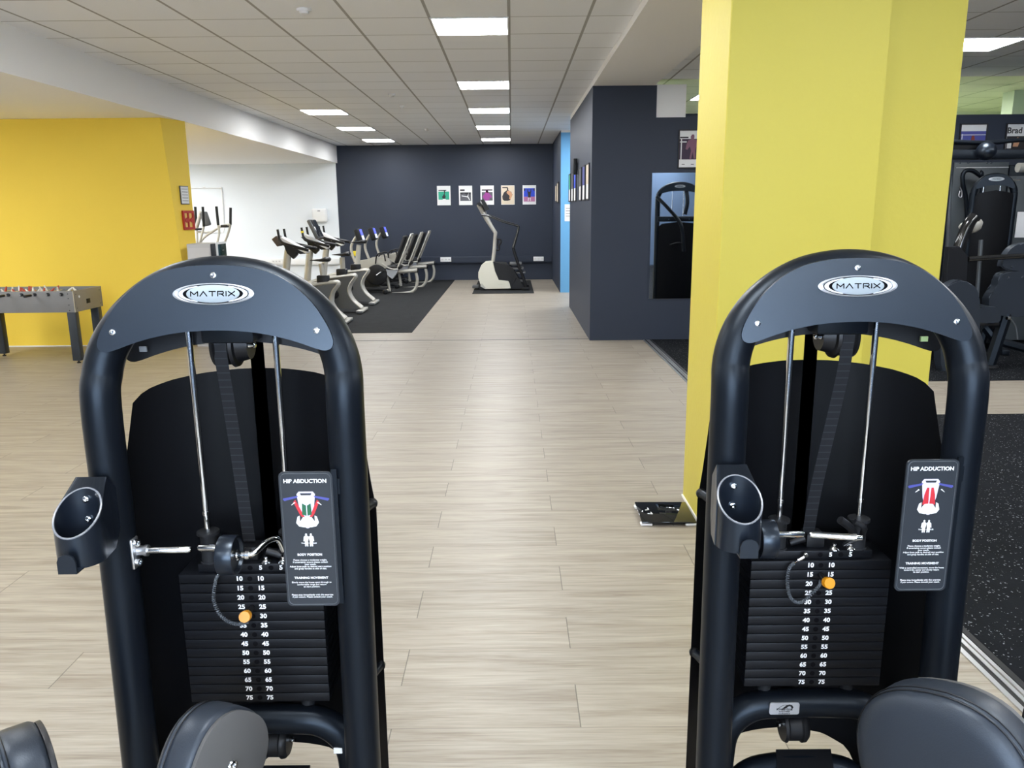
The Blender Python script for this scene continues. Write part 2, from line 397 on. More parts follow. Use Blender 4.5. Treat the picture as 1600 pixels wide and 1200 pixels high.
# floor coverings
MATX = -1.36
struct('floor_gym_mat', B().box((-4.03, 10.62, 0), (MATX, FAR - .02, .008)), M_mat, 0)
struct('floor_rubber_near', B().box((1.74, BACK, 0), (RX, 6.04, .006)), M_rub, 0)
struct('floor_rubber_far', B().box((1.74, 7.28, 0), (RX, 9.84, .006)), M_rub, 0)
tr = B()
for x0, x1, z in ((1.635, 1.655, .004), (1.672, 1.688, .006), (1.696, 1.712, .006)): tr.box((x0, BACK, 0), (x1, 9.84, z))
struct('trim_1', tr, M_steel, 0)
struct('trim_2', B().box((1.715, BACK, 0), (1.74, 6.04, .007)).box((1.715, 7.28, 0), (1.74, 9.84, .007)).box((1.655, BACK, 0), (1.672, 9.84, .003)), M_black, 0)
struct('trim_3', B().box((-4.0, 9.95, 0), (.96, 9.965, .003)), M_bgrey, 0)
struct('baseboard_left', B().box((LX, 9.735, 0), (-3.98, 9.75, .012)), M_white, 0)
struct('baseboard_column', B().box((.955, 3.9, 0), (.963, 4.29, .012)), M_white, 0)
# cable trunking along the far walls
def trunking(x0, x1, z0, z1, y, m, name, label):
    b = B().box((x0, y - .07, z0), (x1, y - .001, z1), .004).box((x0, y - .074, z0 + .03), (x1, y - .07, z1 - .03))
    tag(b.build(name, m), label, 'trunking')
trunking(-2.97, .93, .40, .56, FAR, M_dark, 'cable_trunking', 'slate painted cable trunking running low along the dark far wall')
trunking(-9.4, -4.06, .395, .54, FAR, M_white, 'cable_trunking', 'white cable trunking running low along the white far wall')

# ------------------------------------------------------------------ lamps
def lamp(x, y, z, label):
    t = thing('ceiling_light', label, 'ceiling light', (x, y, z), 0, 'square ceiling lights')
    w_ = .2975
    B().box((-w_, -w_, -.006), (w_, w_, -.002)).build('diffuser', M_lamp, t, 0)
    f = B()
    for a, b in (((-.31, -.31), (.31, -w_)), ((-.31, w_), (.31, .31)), ((-.31, -w_), (-w_, w_)), ((w_, -w_), (.31, w_))):
        f.box((a[0], a[1], -.009), (b[0], b[1], -.0005))
    f.build('frame', M_lampfr, t, 0)
    return t
xc, xl = -.3205, -2.8205
for k, L in ((0, 'nearest and largest square light in the middle row of the tiled ceiling'), (5, 'second light from the viewer in the middle row of the tiled ceiling'),
             (9, 'third light from the viewer in the middle row of the tiled ceiling'), (13, 'fourth light from the viewer in the middle row of the ceiling'),
             (17, 'farthest light of the middle row, close to the slate far wall')):
    lamp(xc, 6.70 + .625 * (k + .5), H, L)
for k, L in ((9, 'nearest of the three square lights in the left row of the ceiling'), (13, 'middle one of the three square lights in the left ceiling row'),
             (17, 'farthest light of the left row, above the exercise bikes')):
    lamp(xl, 6.70 + .625 * (k + .5), H, L)
lamp(4.37, 7.95, H, 'square light in the ceiling right of the yellow column')
lamp(2.80, 11.35, H, 'light in the pale green ceiling seen just left of the yellow column')
for x, y in ((4.2, 11.6), (5.3, 11.6), (3.4, 12.6), (4.7, 12.6), (3.4, 10.5), (4.8, 10.5)): lamp(x, y, H, 'added square ceiling light hidden behind the column, brightening the green room')  # extra lamps hidden by the column, added to brighten the green room
for x, y in ((xc, 4.2), (xc, 1.0), (xc, -1.5), (xc, -3.2), (-2.82, 4.6), (-2.82, 2.0), (-2.82, -1.9), (4.37, 4.2), (4.37, .6), (4.37, -3), (7.2, 6), (7.2, 1), (1.9, -1.5), (1.9, -3.2), (2.4, 1.6), (2.3, 7.1), (5.8, 2.6), (5.6, 5.4), (-5.0, .9)):  # extra lamps out of view, added for light and reflections in the hall
    lamp(x, y, H, 'added square ceiling light hidden behind the column, brightening the green room')
for x, y in ((-6.6, 7.0), (-6.6, 3.0), (-6.6, -1), (-8.4, 7.6), (-8.4, 4.5), (-6.6, 5.0), (-5.3, 11.8), (-6.3, 12.8), (-7.6, 12.6), (-8.6, 16.8), (-7.4, 17.2), (-6.6, 14.4), (-8.4, 14.8)):  # unseen lamps added to brighten the left area and its white wall
    lamp(x, y, SOF, 'added, unseen square light brightening the low left side area')
for x in (1.62, 2.6, 3.4): lamp(x, 14.6, H, 'added square light hidden in the recess, brightening the far floor')  # added out of sight to lift the far floor and wall

# detectors on the ceiling
for (px, py, r, L) in ((475, 14, .055, 'round white detector on the ceiling nearest the viewer'), (612, 147, .05, 'flat round ceiling detector left of the second light'),
                       (628, 165, .045, 'small round ceiling speaker behind the flat detector'), (667, 201, .05, 'round detector low in the far ceiling beside the last lights')):
    p = at(px, py, 'Z', H); t = thing('smoke_detector', L, 'detector', p, 0, 'ceiling detectors')
    B().lathe((0, 0, 0), (0, 0, -1), ((0, r), (.012, r), (.018, r * .9))).build('base', M_white, t)
    B().lathe((0, 0, -.018), (0, 0, -1), ((0, r * .7), (.016, r * .6), (.022, r * .3), (.022, 0))).build('sensor_head', M_lampfr, t)
# conduit on the beam
cp = [(1.0, 5.9, H - .03), (.975, 5.75, 3.05), (.99, 5.72, 3.0), (1.05, 5.72, 2.99), (1.3, 5.72, 2.99), (1.68, 5.72, 2.99)]
o = B().tube(smoothpath(cp, 6), .012, 10).tube(smoothpath([(x, y + .035, z) for x, y, z in cp], 6), .012, 10).build('cable_conduit', M_lampfr)
tag(o, 'pair of pale grey conduits bending under the white beam beside the yellow column', 'conduit')

# pipe, dispenser on the white wall
pp = [at(270, 294, 'Y', FAR - .03), at(345, 294, 'Y', FAR - .03), at(346.5, 296, 'Y', FAR - .03), at(350, 358, 'Y', FAR - .03), at(349, 363, 'Y', FAR - .03), at(310, 363, 'Y', FAR - .03)]
o = B().tube(pp, .012, 8).build('wall_pipe', M_lampfr)
for (px, py) in ((319, 293), (345, 294)): 
    c = at(px, py, 'Y', FAR - .03); B().lathe(c + Vector((-.02, 0, 0)), (1, 0, 0), ((0, .02), (.04, .02)), 10).build('pipe_fitting', M_lampfr, o)
tag(o, 'thin white pipe running across and down the white wall behind the yellow pillar', 'pipe')
a, b = at(489, 326, 'Y', FAR), at(513, 347, 'Y', FAR)
t = thing('hand_dryer', 'white hand dryer on the white wall above the exercise bikes', 'hand dryer', ((a.x + b.x) / 2, FAR, (a.z + b.z) / 2))
w_, h_ = abs(b.x - a.x) / 2, abs(a.z - b.z) / 2
B().box((-w_, -.16, -h_), (w_, -.001, h_), .04, seg=4).build('housing', M_white, t)
B().box((-.03, -.165, h_ * .6), (.03, -.158, h_ * .7)).build('status_window', M_bgrey, t)

# sockets in the trunking
def sockets(px0, px1, py0, py1, m, L):
    a, b = at(px0, py0, 'Y', FAR - .08), at(px1, py1, 'Y', FAR - .08)
    t = thing('socket_panel', L, 'socket', ((a.x + b.x) / 2, FAR - .075, (a.z + b.z) / 2))
    w_, h_ = (b.x - a.x) / 2, (a.z - b.z) / 2
    B().box((-w_, -.012, -h_), (w_, 0, h_), .004).build('plate', m, t)
    for k in (-1, 0, 1):
        s_ = B().lathe((k * w_ * .62, -.0121, 0), (0, -1, 0), ((0, h_ * .55), (.003, h_ * .55), (.003, h_ * .4), (.0005, h_ * .36), (.0005, 0)), 16).build('outlet', M_lampfr, t)
        B().cyl((k * w_ * .62 - .012, -.0135, 0), (k * w_ * .62 - .012, -.0128, 0), .005, 8).cyl((k * w_ * .62 + .012, -.0135, 0), (k * w_ * .62 + .012, -.0128, 0), .005, 8).build('socket_hole', M_black, s_)
sockets(688, 705, 402, 409, M_white, 'white triple socket left of the stair climber on the dark wall')
sockets(833.5, 849.5, 401, 408, M_white, 'white triple socket right of the stair climber on the dark wall')
sockets(424, 440, 405, 412, M_white, 'white socket strip in the white trunking above the black arch')

# ------------------------------------------------------------------ posters on the far wall
def rect(b, x0, z0, x1, z1, y, d=.002): b.box((x0, y - d, z0), (x1, y, z1)); return b
def sheet(name, label, cx, cz, w_, h_, y, group=None, frame=None, rz=0, cat='poster'):
    t = thing(name, label, cat, (cx, y, cz), rz, group)
    if frame is not None:
        f = B(); e = .012
        for p, q in (((-w_ / 2 - e, -h_ / 2 - e), (w_ / 2 + e, -h_ / 2)), ((-w_ / 2 - e, h_ / 2), (w_ / 2 + e, h_ / 2 + e)), ((-w_ / 2 - e, -h_ / 2), (-w_ / 2, h_ / 2)), ((w_ / 2, -h_ / 2), (w_ / 2 + e, h_ / 2))):
            f.box((p[0], -.022, p[1]), (q[0], -.001, q[1]))
        f.build('frame', frame, t, 0)
    B().box((-w_ / 2, -.01, -h_ / 2), (w_ / 2, -.002, h_ / 2)).build('print', M_paper, t, 0)
    return t
def blob(pts, y, d=.0015):
    return B().prism([(x, y, z) for x, z in pts], (0, -d, 0))
M_teal = mat('poster_teal', sr(40, 160, 130), .6); M_pgrey = mat('poster_grey', sr(88, 90, 96), .6); M_pink = mat('poster_magenta', sr(150, 60, 140), .6)
M_plum = mat('poster_dark_plum', sr(52, 34, 58), .6); M_skin = mat('poster_tan', sr(200, 150, 115), .6); M_dk = mat('poster_black_ink', sr(38, 36, 40), .6)
M_pblue = mat('poster_blue', sr(45, 75, 205), .6); M_rose = mat('poster_rose', sr(175, 110, 150), .6); M_beige = mat('poster_beige', sr(214, 200, 178), .6)
PC = [(-1.566,), (-1.062,), (-.561,), (-.083,), (.414,)]
PZ = 1.951; PW, PH = .31, .435
def figure(t, pts, m, y=-.013, name='figure'): return blob(pts, y).build(name, m, t, 0)
t = sheet('poster', 'white sports poster with a teal picture, first from the left on the far wall', PC[0][0], PZ, PW, PH, FAR, 'sports posters on the far wall')
rect(B(), -.125, -.09, .125, .09, -.010).build('picture', M_teal, t, 0)
rect(B(), -.12, .11, .06, .128, -.010).build('title_lettering', M_dk, t, 0)
figure(t, [(-.02, -.07), (.03, -.07), (.045, -.02), (.02, .03), (.035, .09), (.02, .125), (.0, .11), (.01, .05), (-.02, .0), (-.045, -.03)], M_dk)
figure(t, [(-.05, -.1), (.07, -.1), (.03, -.075), (-.01, -.075)], M_paper, name='lower_curve')
t = sheet('poster', 'white sports poster with a grey picture, second from the left on the far wall', PC[1][0], PZ, PW, PH, FAR, 'sports posters on the far wall')
rect(B(), -.125, -.125, .125, .07, -.010).build('picture', M_pgrey, t, 0)
rect(B(), -.125, .1, -.02, .135, -.010).build('title_lettering', M_dk, t, 0)
figure(t, [(-.12, .06), (.12, .06), (.12, .03), (.03, .02), (-.03, .045), (-.12, .03)], M_dk)
figure(t, [(.1, -.1), (.06, -.02), (.08, .055), (.065, .055), (.04, -.02), (-.09, -.0), (-.09, -.02), (.05, -.045), (.085, -.11)], M_paper, name='light_streak')
t = sheet('poster', 'white sports poster with a purple picture, partly behind the stair climber console', PC[2][0], PZ, PW, PH, FAR, 'sports posters on the far wall')
rect(B(), -.125, -.12, .125, .07, -.010).build('picture', M_pgrey, t, 0)
rect(B(), -.125, .105, .12, .13, -.010).build('title_lettering', M_dk, t, 0)
figure(t, [(-.11, -.03), (-.05, .04), (-.02, .12), (.01, .125), (.03, .06), (.1, -.02), (.11, -.06), (.05, -.05), (.06, -.1), (-.03, -.12), (-.07, -.09)], M_pink)
figure(t, [(-.03, .06), (-.01, .12), (.02, .1), (.02, .05)], M_skin, name='face')
t = sheet('poster', 'cream poster with a dark round figure, fourth from the left on the far wall', PC[3][0], PZ, PW, PH, FAR, 'sports posters on the far wall')
rect(B(), -.15, -.21, .15, .21, -.010).build('picture', M_beige, t, 0)
rect(B(), -.125, .155, .0, .18, -.012).build('title_lettering', M_dk, t, 0)
figure(t, [(-.12, -.1), (-.13, -.03), (-.09, .06), (-.02, .11), (-.02, .16), (.01, .16), (.01, .11), (.08, .07), (.11, .0), (.06, -.03), (.06, -.11), (.0, -.13), (-.08, -.13)], M_dk, -.0125)
figure(t, [(-.01, .1), (-.03, .05), (.04, -.02), (.03, -.09), (.06, -.1), (.1, -.02), (.1, .03), (.05, .09)], M_skin, -.0145, 'arm')
t = sheet('poster', 'white poster with a blue lifter picture, rightmost on the far wall', PC[4][0], PZ, PW, PH, FAR, 'sports posters on the far wall')
rect(B(), -.13, -.15, .13, .15, -.010).build('picture', M_pblue, t, 0)
rect(B(), -.13, -.15, .13, -.04, -.0125).build('picture_floor', M_rose, t, 0)
figure(t, [(-.03, .01), (-.045, .08), (-.04, .13), (-.03, .13), (-.02, .07), (.02, .07), (.03, .13), (.04, .13), (.045, .08), (.03, .01), (.03, -.06), (-.03, -.06)], M_dk, -.015)
figure(t, [(-.03, -.06), (-.035, -.14), (-.02, -.14), (-.008, -.06)], M_paper, -.015, 'leg')
figure(t, [(.008, -.06), (.02, -.14), (.035, -.14), (.03, -.06)], M_paper, -.015, 'leg')
rect(B(), -.11, .118, .11, .126, -.015).box((-.125, -.018, .09), (-.1, -.015, .145)).box((.1, -.018, .09), (.125, -.015, .145)).build('barbell', M_dk, t, 0)

# poster beside the column (dark frame, purple figure)
t = sheet('framed_poster', 'framed poster of a purple standing bodybuilder half hidden by the yellow column', 2.158, 2.297, .31, .42, 9.84, None, M_dk)
rect(B(), -.155, -.12, .155, .115, -.010).build('picture', M_plum, t, 0)
rect(B(), -.15, .125, -.05, .14, -.010).build('title_lettering', M_dk, t, 0)
rect(B(), -.15, .075, -.07, .088, -.0122).box((-.138, -.0142, -.14), (-.126, -.0122, .12)).build('white_cross_lines', M_paper, t, 0)
figure(t, [(-.03, -.11), (-.015, -.02), (-.03, .03), (-.06, -.01), (-.08, .0), (-.07, .06), (-.05, .1), (-.02, .11), (-.025, .14), (-.01, .165), (.015, .165), (.02, .14), (.015, .11), (.06, .1), (.08, .06), (.09, .0), (.07, -.01), (.045, .03), (.035, -.02), (.04, -.11), (.02, -.11), (.005, -.03), (-.01, -.115)], mat('poster_mauve', sr(125, 85, 105), .6), -.0145)
for x in (-.12, -.01, .06): rect(B(), x, -.18, x + .035, -.172, -.0102).build('small_print', M_dk, t, 0)
# two posters at the far right
t = sheet('framed_poster', 'framed landscape print of a seated red figure on a blue track above the black beam', 5.485, 2.39, .30, .31, 9.84, None, M_dk)
rect(B(), -.15, -.155, .15, .08, -.010).build('picture', M_blu, t, 0)
rect(B(), -.15, .035, .15, .043, -.0122).box((-.135, -.0142, -.155), (-.125, -.0122, .05)).build('track_lines', M_paper, t, 0)
figure(t, [(-.09, -.11), (-.05, -.07), (-.025, -.04), (-.02, 0), (-.012, .03), (.012, .03), (.02, 0), (.025, -.04), (.06, -.07), (.09, -.11), (.03, -.155), (-.03, -.155)], mat('poster_brown', sr(120, 48, 36), .6), -.0145)
t = sheet('framed_poster', 'framed poster with the bold word Brad at the right edge of the view', 6.03, 2.39, .30, .31, 9.84, None, M_dk)
B().text('Brad', .095, (-.055, -.0105, .082), bold=.0022).build('title_lettering', M_dk, t, 0)
rect(B(), -.14, -.15, .14, .02, -.010).build('picture', M_dk, t, 0)
figure(t, [(-.06, -.1), (.0, -.1), (.02, -.03), (-.01, .01), (-.05, -.02)], M_skin, -.0125)
figure(t, [(-.13, -.12), (-.08, -.12), (-.08, -.06), (-.13, -.04)], M_paper, -.0125, 'light_patch')

# framed pictures in a row on the grey side wall, each seen almost edge-on
XW = .965
row = ((889.5, 892.7, 271, 315, M_teal), (893.4, 896.9, 268.5, 315, M_pgrey), (897.6, 901.2, 266.5, 314.5, M_pblue), (905.4, 909.9, 261, 313.5, M_pgrey), (911, 915.6, 257.5, 313, M_blu), (916.6, 922, 254, 312, M_beige))
names = ('farthest of the row', 'second from the far end', 'third from the far end, left of the black box', 'just right of the black box', 'second from the wall corner', 'nearest the wall corner')
for (a, b, y0, y1, m), L in zip(row, names):
    p, q = at(a, (y0 + y1) / 2, 'X', XW), at(b, (y0 + y1) / 2, 'X', XW)
    top, bot = at(b, y0, 'X', XW).z, at(b, y1, 'X', XW).z
    ln = min(abs(p.y - q.y), .36)
    t = thing('framed_picture', 'narrow picture on the grey wall, ' + L, 'picture', (XW, (p.y + q.y) / 2, (top + bot) / 2), -pi / 2, 'framed pictures on the grey side wall')
    w_, h_ = ln / 2, (top - bot) / 2; e = .015; f = B()
    for u, v in (((-w_, -h_), (w_, -h_ + e)), ((-w_, h_ - e), (w_, h_)), ((-w_, -h_ + e), (-w_ + e, h_ - e)), ((w_ - e, -h_ + e), (w_, h_ - e))):
        f.box((u[0], -.016, u[1]), (v[0], -.001, v[1]))
    f.build('frame', M_dk, t, 0)
    rect(B(), -w_ + e, -h_ + e, w_ - e, h_ - e, -.009).build('print', M_paper, t, 0)
    rect(B(), -w_ + e, -h_ * .12, w_ - e, h_ - e, -.0112).build('picture', m, t, 0)
p, q = at(901.3, 260, 'X', XW), at(905, 260, 'X', XW); zt, zb = at(903, 248, 'X', XW).z, at(903, 273, 'X', XW).z
t = thing('wall_speaker', 'tall black box mounted between the framed pictures on the grey side wall', 'speaker', (XW, (p.y + q.y) / 2, (zt + zb) / 2))
B().box((-.07, -.05, -(zt - zb) / 2), (-.012, .05, (zt - zb) / 2), .006).build('housing', M_black, t)
B().box((-.013, -.03, -.05), (-.001, .03, .05)).build('wall_plate', M_bgrey, t)
# far side wall pictures, notice on blue
for (a, b, y0, y1, L) in ((869.5, 871.3, 288, 316, 'small pale framed picture on the far side wall near the room corner'), (872.2, 873.8, 284, 317, 'small pale framed picture beside the blue wall')):
    p, q = at(a, 300, 'X', .95), at(b, 300, 'X', .95); top, bot = at(b, y0, 'X', .95).z, at(b, y1, 'X', .95).z
    t = thing('framed_picture', L, 'picture', (.95, (p.y + q.y) / 2, (top + bot) / 2), -pi / 2)
    w_, h_ = min(.18, abs(p.y - q.y) / 2), (top - bot) / 2
    B().box((-w_, -.025, -h_), (w_, -.001, h_)).build('frame', M_dk, t, 0)
    rect(B(), -w_ + .02, -h_ + .03, w_ - .02, h_ - .03, -.0255).build('print', M_beige, t, 0)
a, b = at(882, 320, 'Y', 15.8), at(887.5, 345, 'Y', 15.8)
t = thing('notice_sheet', 'white notice on the blue wall beside the grey side wall', 'notice', ((a.x + b.x) / 2 + .08, 15.8, (a.z + b.z) / 2))
B().box((-.11, -.008, -.16), (.11, -.001, .16)).build('paper', M_paper, t, 0)
for k in range(4): rect(B(), -.09, .08 - k * .05, .07, .09 - k * .05, -.0082).build('print_line', M_bgrey, t, 0)

# notice and red sign on the yellow pillar side (its right face)
def on_side(tt, py):     # point on the pillar's side face: tt = 0 front corner, 1 far corner
    z = at(290, py, 'Y', 9.75 + tt * .4).z; xf = PXB + (PXT - PXB) * z / SOF
    return Vector((xf + (-3.98 - xf) * tt, 9.75 + (PYF - 9.75) * tt, z)), math.atan2(-3.98 - xf, PYF - 9.75)
p, an = on_side(.60, 305)
t = thing('notice_sheet', 'small grey printed notice high on the yellow pillar', 'notice', p, pi / 2 - an)
B().box((-.085, -.014, -.11), (.085, -.001, .11), .002).build('frame', M_bgrey, t)
rect(B(), -.076, -.1, .076, .1, -.0145).build('paper', M_paper, t, 0)
for k in range(5): rect(B(), -.06, .07 - k * .035, .06, .076 - k * .035, -.0167).build('print_line', M_bgrey, t, 0)
p2, an2 = on_side(.66, 344)
t = thing('fire_sign', 'dark red square block sign below the notice on the yellow pillar', 'sign', p2, pi / 2 - an2)
f = B()
for p, q in (((-.2, -.115), (.2, -.085)), ((-.2, .085), (.2, .115)), ((-.2, -.085), (-.15, .085)), ((.14, -.085), (.2, .085)), ((-.15, -.018), (.14, .018)), ((-.03, -.085), (.01, -.018)), ((-.03, .018), (.01, .085))):
    f.box((p[0] * .62, -.02, p[1]), (q[0] * .62, -.001, q[1]))
f.build('letter_frame', M_signred, t, 0)
B().lathe((-.062, -.021, 0), (0, -1, 0), ((0, .03), (.004, .03))).lathe((.056, -.021, 0), (0, -1, 0), ((0, .03), (.004, .03))).build('round_mark', M_signred, t)
rect(B(), -.122, -.114, .122, .114, -.0035, .003).build('backing_sheet', mat('cream_film', sr(240, 205, 110), .5), t, 0)

# mirror on the dark partition
t = thing('wall_mirror', 'tall frameless mirror on the dark partition beside the yellow column', 'mirror', (2.55, 9.84, 1.27))
B().box((-.86, -.008, -.755), (.86, -.002, .755)).build('glass', M_mirror, t, 0)
f = B()
for p, q in (((-.868, -.763), (.868, -.755)), ((-.868, .755), (.868, .763)), ((-.868, -.755), (-.86, .755)), ((.86, -.755), (.868, .755))): f.box((p[0], -.01, p[1]), (q[0], -.001, q[1]))
f.build('edge_strip', M_dark, t, 0)

# ================================================================== WEIGHT TOWERS
def leany(z): return lerp([(0, -.03), (.49, -.013), (.9, 0), (1.25, .002), (1.36, .026), (1.41, .042), (1.49, .060), (1.53, .063)], z)
HALF = [(.226, 0.0), (.226, .5), (.226, 1.0), (.226, 1.25), (.2235, 1.31), (.213, 1.353), (.192, 1.392), (.160, 1.428), (.117, 1.459), (.066, 1.480), (0, 1.4885)]
def arch_path(dy=0, half=HALF, n=5):
    pts = [Vector((-x, leany(z) + dy, z)) for x, z in half] + [Vector((x, leany(z) + dy, z)) for x, z in half[-2::-1]]
    return smoothpath(pts, n)
SHH = [(0, 1.509), (.05, 1.5065), (.10, 1.4955), (.140, 1.474), (.177, 1.440), (.202, 1.402), (.212, 1.378), (.2125, 1.366), (.207, 1.3585), (.196, 1.3565), (.18, 1.3605), (.15, 1.371), (.11, 1.382), (.06, 1.3905), (0, 1.3935)]
def crescent(dy, dz=0, th=.006, tilt=.18, sx=1):
    pts = SHH + [(-x, z) for x, z in SHH[-2:0:-1]]
    P = smoothpath([Vector((x * sx, 0, z)) for x, z in pts], 3, True)
    return [Vector((p.x, dy + (p.z - 1.36) * tilt, p.z + dz)) for p in P]
TILT = Matrix.Rotation(pi / 2 - math.atan(.18), 3, 'X')
def on_shield(x, z, d=0): return Vector((x, -.013 + (z - 1.36) * .18 - d, z))

def stroke_word(c, n):
    '''the wide thin badge capitals, cut as flat strokes'''
    G = {'M': [((0, 0), (0, 1)), ((0, 1), (.5, .35)), ((.5, .35), (1, 1)), ((1, 1), (1, 0))], 'A': [((0, 0), (.5, 1)), ((.5, 1), (1, 0))], 'T': [((0, 1), (1, 1)), ((.5, 1), (.5, 0))],
         'R': [((0, 0), (0, 1)), ((0, 1), (.85, 1)), ((.85, 1), (.95, .72)), ((.95, .72), (.85, .45)), ((.85, .45), (.2, .45)), ((.55, .45), (1, 0))], 'I': [((0, 0), (0, 1))], 'X': [((0, 0), (1, 1)), ((0, 1), (1, 0))]}
    W = {'M': .0125, 'A': .0125, 'T': .0115, 'R': .0110, 'I': 0, 'X': .0115}; gap = .0040; h = .0082; w_ = .00092
    u = Vector((1, 0, 0)); v = n.cross(u).normalized(); v = v if v.z > 0 else -v
    tot = sum(W.values()) + gap * 5; x = -tot / 2; b = B()
    for k, ch in enumerate('MATRIX'):
        for i, (p, q) in enumerate(G[ch]):
            P, Q = Vector((x + p[0] * W[ch], (p[1] - .5) * h)), Vector((x + q[0] * W[ch], (q[1] - .5) * h)); d = (Q - P).normalized(); o = Vector((-d.y, d.x)) * w_; e = d * w_ * .6
            b.prism([c + u * t_.x + v * t_.y + n * .00003 * i for t_ in (P - e + o, Q + e + o, Q + e - o, P - e - o)], n * .0004)
        x += W[ch] + gap
    return b

def tower(name, label, loc, sgn, mode):
    t = thing(name, label, 'gym machine', loc)
    # arch tube with long legs to the floor
    arch = B().tube(arch_path(), .035, 20).build('arch_frame', M_frame, t, 60)
    for s in (-1, 1):
        B().lathe((s * .226, -.03, 0), (0, 0, 1), ((.001, .05), (.012, .05), (.02, .038))).build('foot_cap', M_rubb, arch)
    # front crescent plate, screws, badge
    sh = B().prism(crescent(-.013), (0, .007, 0)).build('front_shield', M_frame2, t, 35)
    for x, z in ((-.184, 1.392), (.184, 1.392), (0, 1.491)):
        c = on_shield(x, z, 0)
        B().lathe(c, (0, -1, .18), ((0, .0058), (.002, .0055), (.0028, .004), (.0028, .0024), (.001, .002), (.001, 0)), 14).build('screw', M_chrome, sh)
    n = Vector((0, -1, .18)).normalized(); c = on_shield(0, 1.458)
    bd = B().lathe(c, n, ((0, .0195), (.003, .0195), (.0045, .018), (.003, .0168)), 48, 1, 3.75).build('badge_rim', M_silver, sh)
    B().lathe(c, n, ((.001, .0172), (.0035, .0172)), 48, 1, 3.72).build('badge_gap', M_hole, bd)
    for s in (-1, 1):
        cr = []
        for k in range(13):
            a = radians(-62 + 124 * k / 12); cr.append((s * .0625 * cos(a) + 0, .0163 * sin(a)))
        for k in range(12, -1, -1):
            a = radians(-62 + 124 * k / 12); cr.append((s * (.0545 * cos(a) - .0), .0163 * sin(a) * .9))
        u = Vector((0, .18, 1)).normalized()
        B().prism([c + n * .0036 + Vector((x, 0, 0)) + u * z for x, z in cr], n * .001).build('badge_crescent', M_silver, bd)
    B().lathe(c, n, ((.002, .0162), (.0046, .0162), (.0052, .0154)), 48, 1, 2.95).build('badge_face', M_badge, bd)
    stroke_word(c + n * .0053, n).build('badge_lettering', M_hole, bd, 0)
    # rear crescent behind the arch
    rs = B().prism(crescent(.095, -.038, .006, .18, 1.02), (0, .007, 0)).build('rear_shield', M_shroud, t, 35)
    B().box((sgn * -.176 - .007, .084, 1.340), (sgn * -.176 + .007, .0885, 1.350)).build('tiny_sticker', M_silver if sgn > 0 else M_ygn, rs, 0)
    # curved rear shroud
    def hw(z): return lerp([(.0, .262), (1.02, .262), (1.12, .238), (1.20, .226), (1.24, .205), (1.262, .17), (1.275, .12), (1.284, .05), (1.286, .0)], z)
    def ys(x): return .235 - .165 * (abs(x) / .262) ** 2.6
    NX = 45; rows = []
    def ztop(x): return lerp([(0, 1.277), (.05, 1.276), (.12, 1.271), (.17, 1.264), (.20, 1.255), (.220, 1.241), (.232, 1.219), (.237, 1.18), (.239, 1.12), (.262, 1.02)], abs(x))
    def zbot(x): return lerp([(0, .372), (.10, .365), (.15, .345), (.17, .30), (.18, .08), (.262, .06)], abs(x))
    NR = 24
    for k in range(NR):
        f = k / (NR - 1)
        rows.append([(x, ys(x), zbot(x) + (ztop(x) - zbot(x)) * f) for x in [.262 * (2 * i / (NX - 1) - 1) for i in range(NX)]])
    sd = B().grid(rows, .004).build('rear_shroud', M_shroud, t, 50)
    for s in (-1, 1):
        for z in (1.03, .67, .36):
            B().cyl((s * .232, .01, z), (s * .252, .075, z), .0095, 14).build('standoff', M_frame, t)
            B().lathe((s * .252, .075, z), Vector((s * .5, .6, 0)), ((-.004, .0105), (.006, .0105), (.011, .006), (.012, 0)), 16).build('bolt_cap', M_black, sd)
    # guide rods
    for s in (-1, 1):
        B().cyl((s * .083 - .003, .088, .93), (s * .083 - .003, .088, 1.42), .0062, 16).cyl((s * .083 - .003, .088, 1.005), (s * .083 - .003, .088, 1.012), .0082, 16).build('guide_rod', M_chrome, t)
        B().lathe((s * .083 - .003, .088, .9035), (0, 0, 1), ((0, .019), (.004, .019), (.004, .0165), (.058, .0165), (.06, .022), (.066, .022), (.066, .007)), 22).build('rod_sleeve', M_rubb, t)
    # pulley under the shield, webbing down to the stack
    B().box((-.05, .05, 1.36), (.05, .15, 1.43), .006).build('pulley_bracket', M_frame, t)
    pu = B().lathe((-.030 * sgn, .10, 1.352), (sgn, 0, 0), ((-.008, .0), (-.008, .044), (-.002, .046), (.002, .041), (.024, .041), (.028, .046), (.034, .044), (.036, .036), (.058, .03), (.058, .0)), 30).build('pulley', M_black, t)
    B().lathe((.028 * sgn, .082, 1.352), (sgn, -.4, 0), ((0, .007), (.007, .007), (.01, .005), (.016, .005), (.018, 0)), 12).build('pulley_bolt', M_chrome, pu)
    if sgn > 0: p1 = [(-.021, .058, 1.37), (-.018, .062, 1.32), (-.014, .085, 1.15), (-.008, .10, .94)]
    else: p1 = [(.013, .056, 1.37), (.012, .060, 1.30), (.006, .07, 1.22), (-.010, .082, 1.08), (-.016, .092, 1.0), (-.018, .10, .93)]
    pa = smoothpath(p1, 6); w_ = .0125
    b = B(); b.grid([[p + Vector((-w_, 0, 0)), p + Vector((w_, 0, 0))] for p in pa], .0022); b.build('front_webbing', M_web, t)
    b = B(); b.grid([[(sgn * .022 - .014, .15, z), (sgn * .022 + .014, .15, z)] for z in (1.37, 1.1, .8, .45)], .003); b.build('rear_webbing', M_frame2, t)
    # weight stack
    P0, PT = .593, .0208
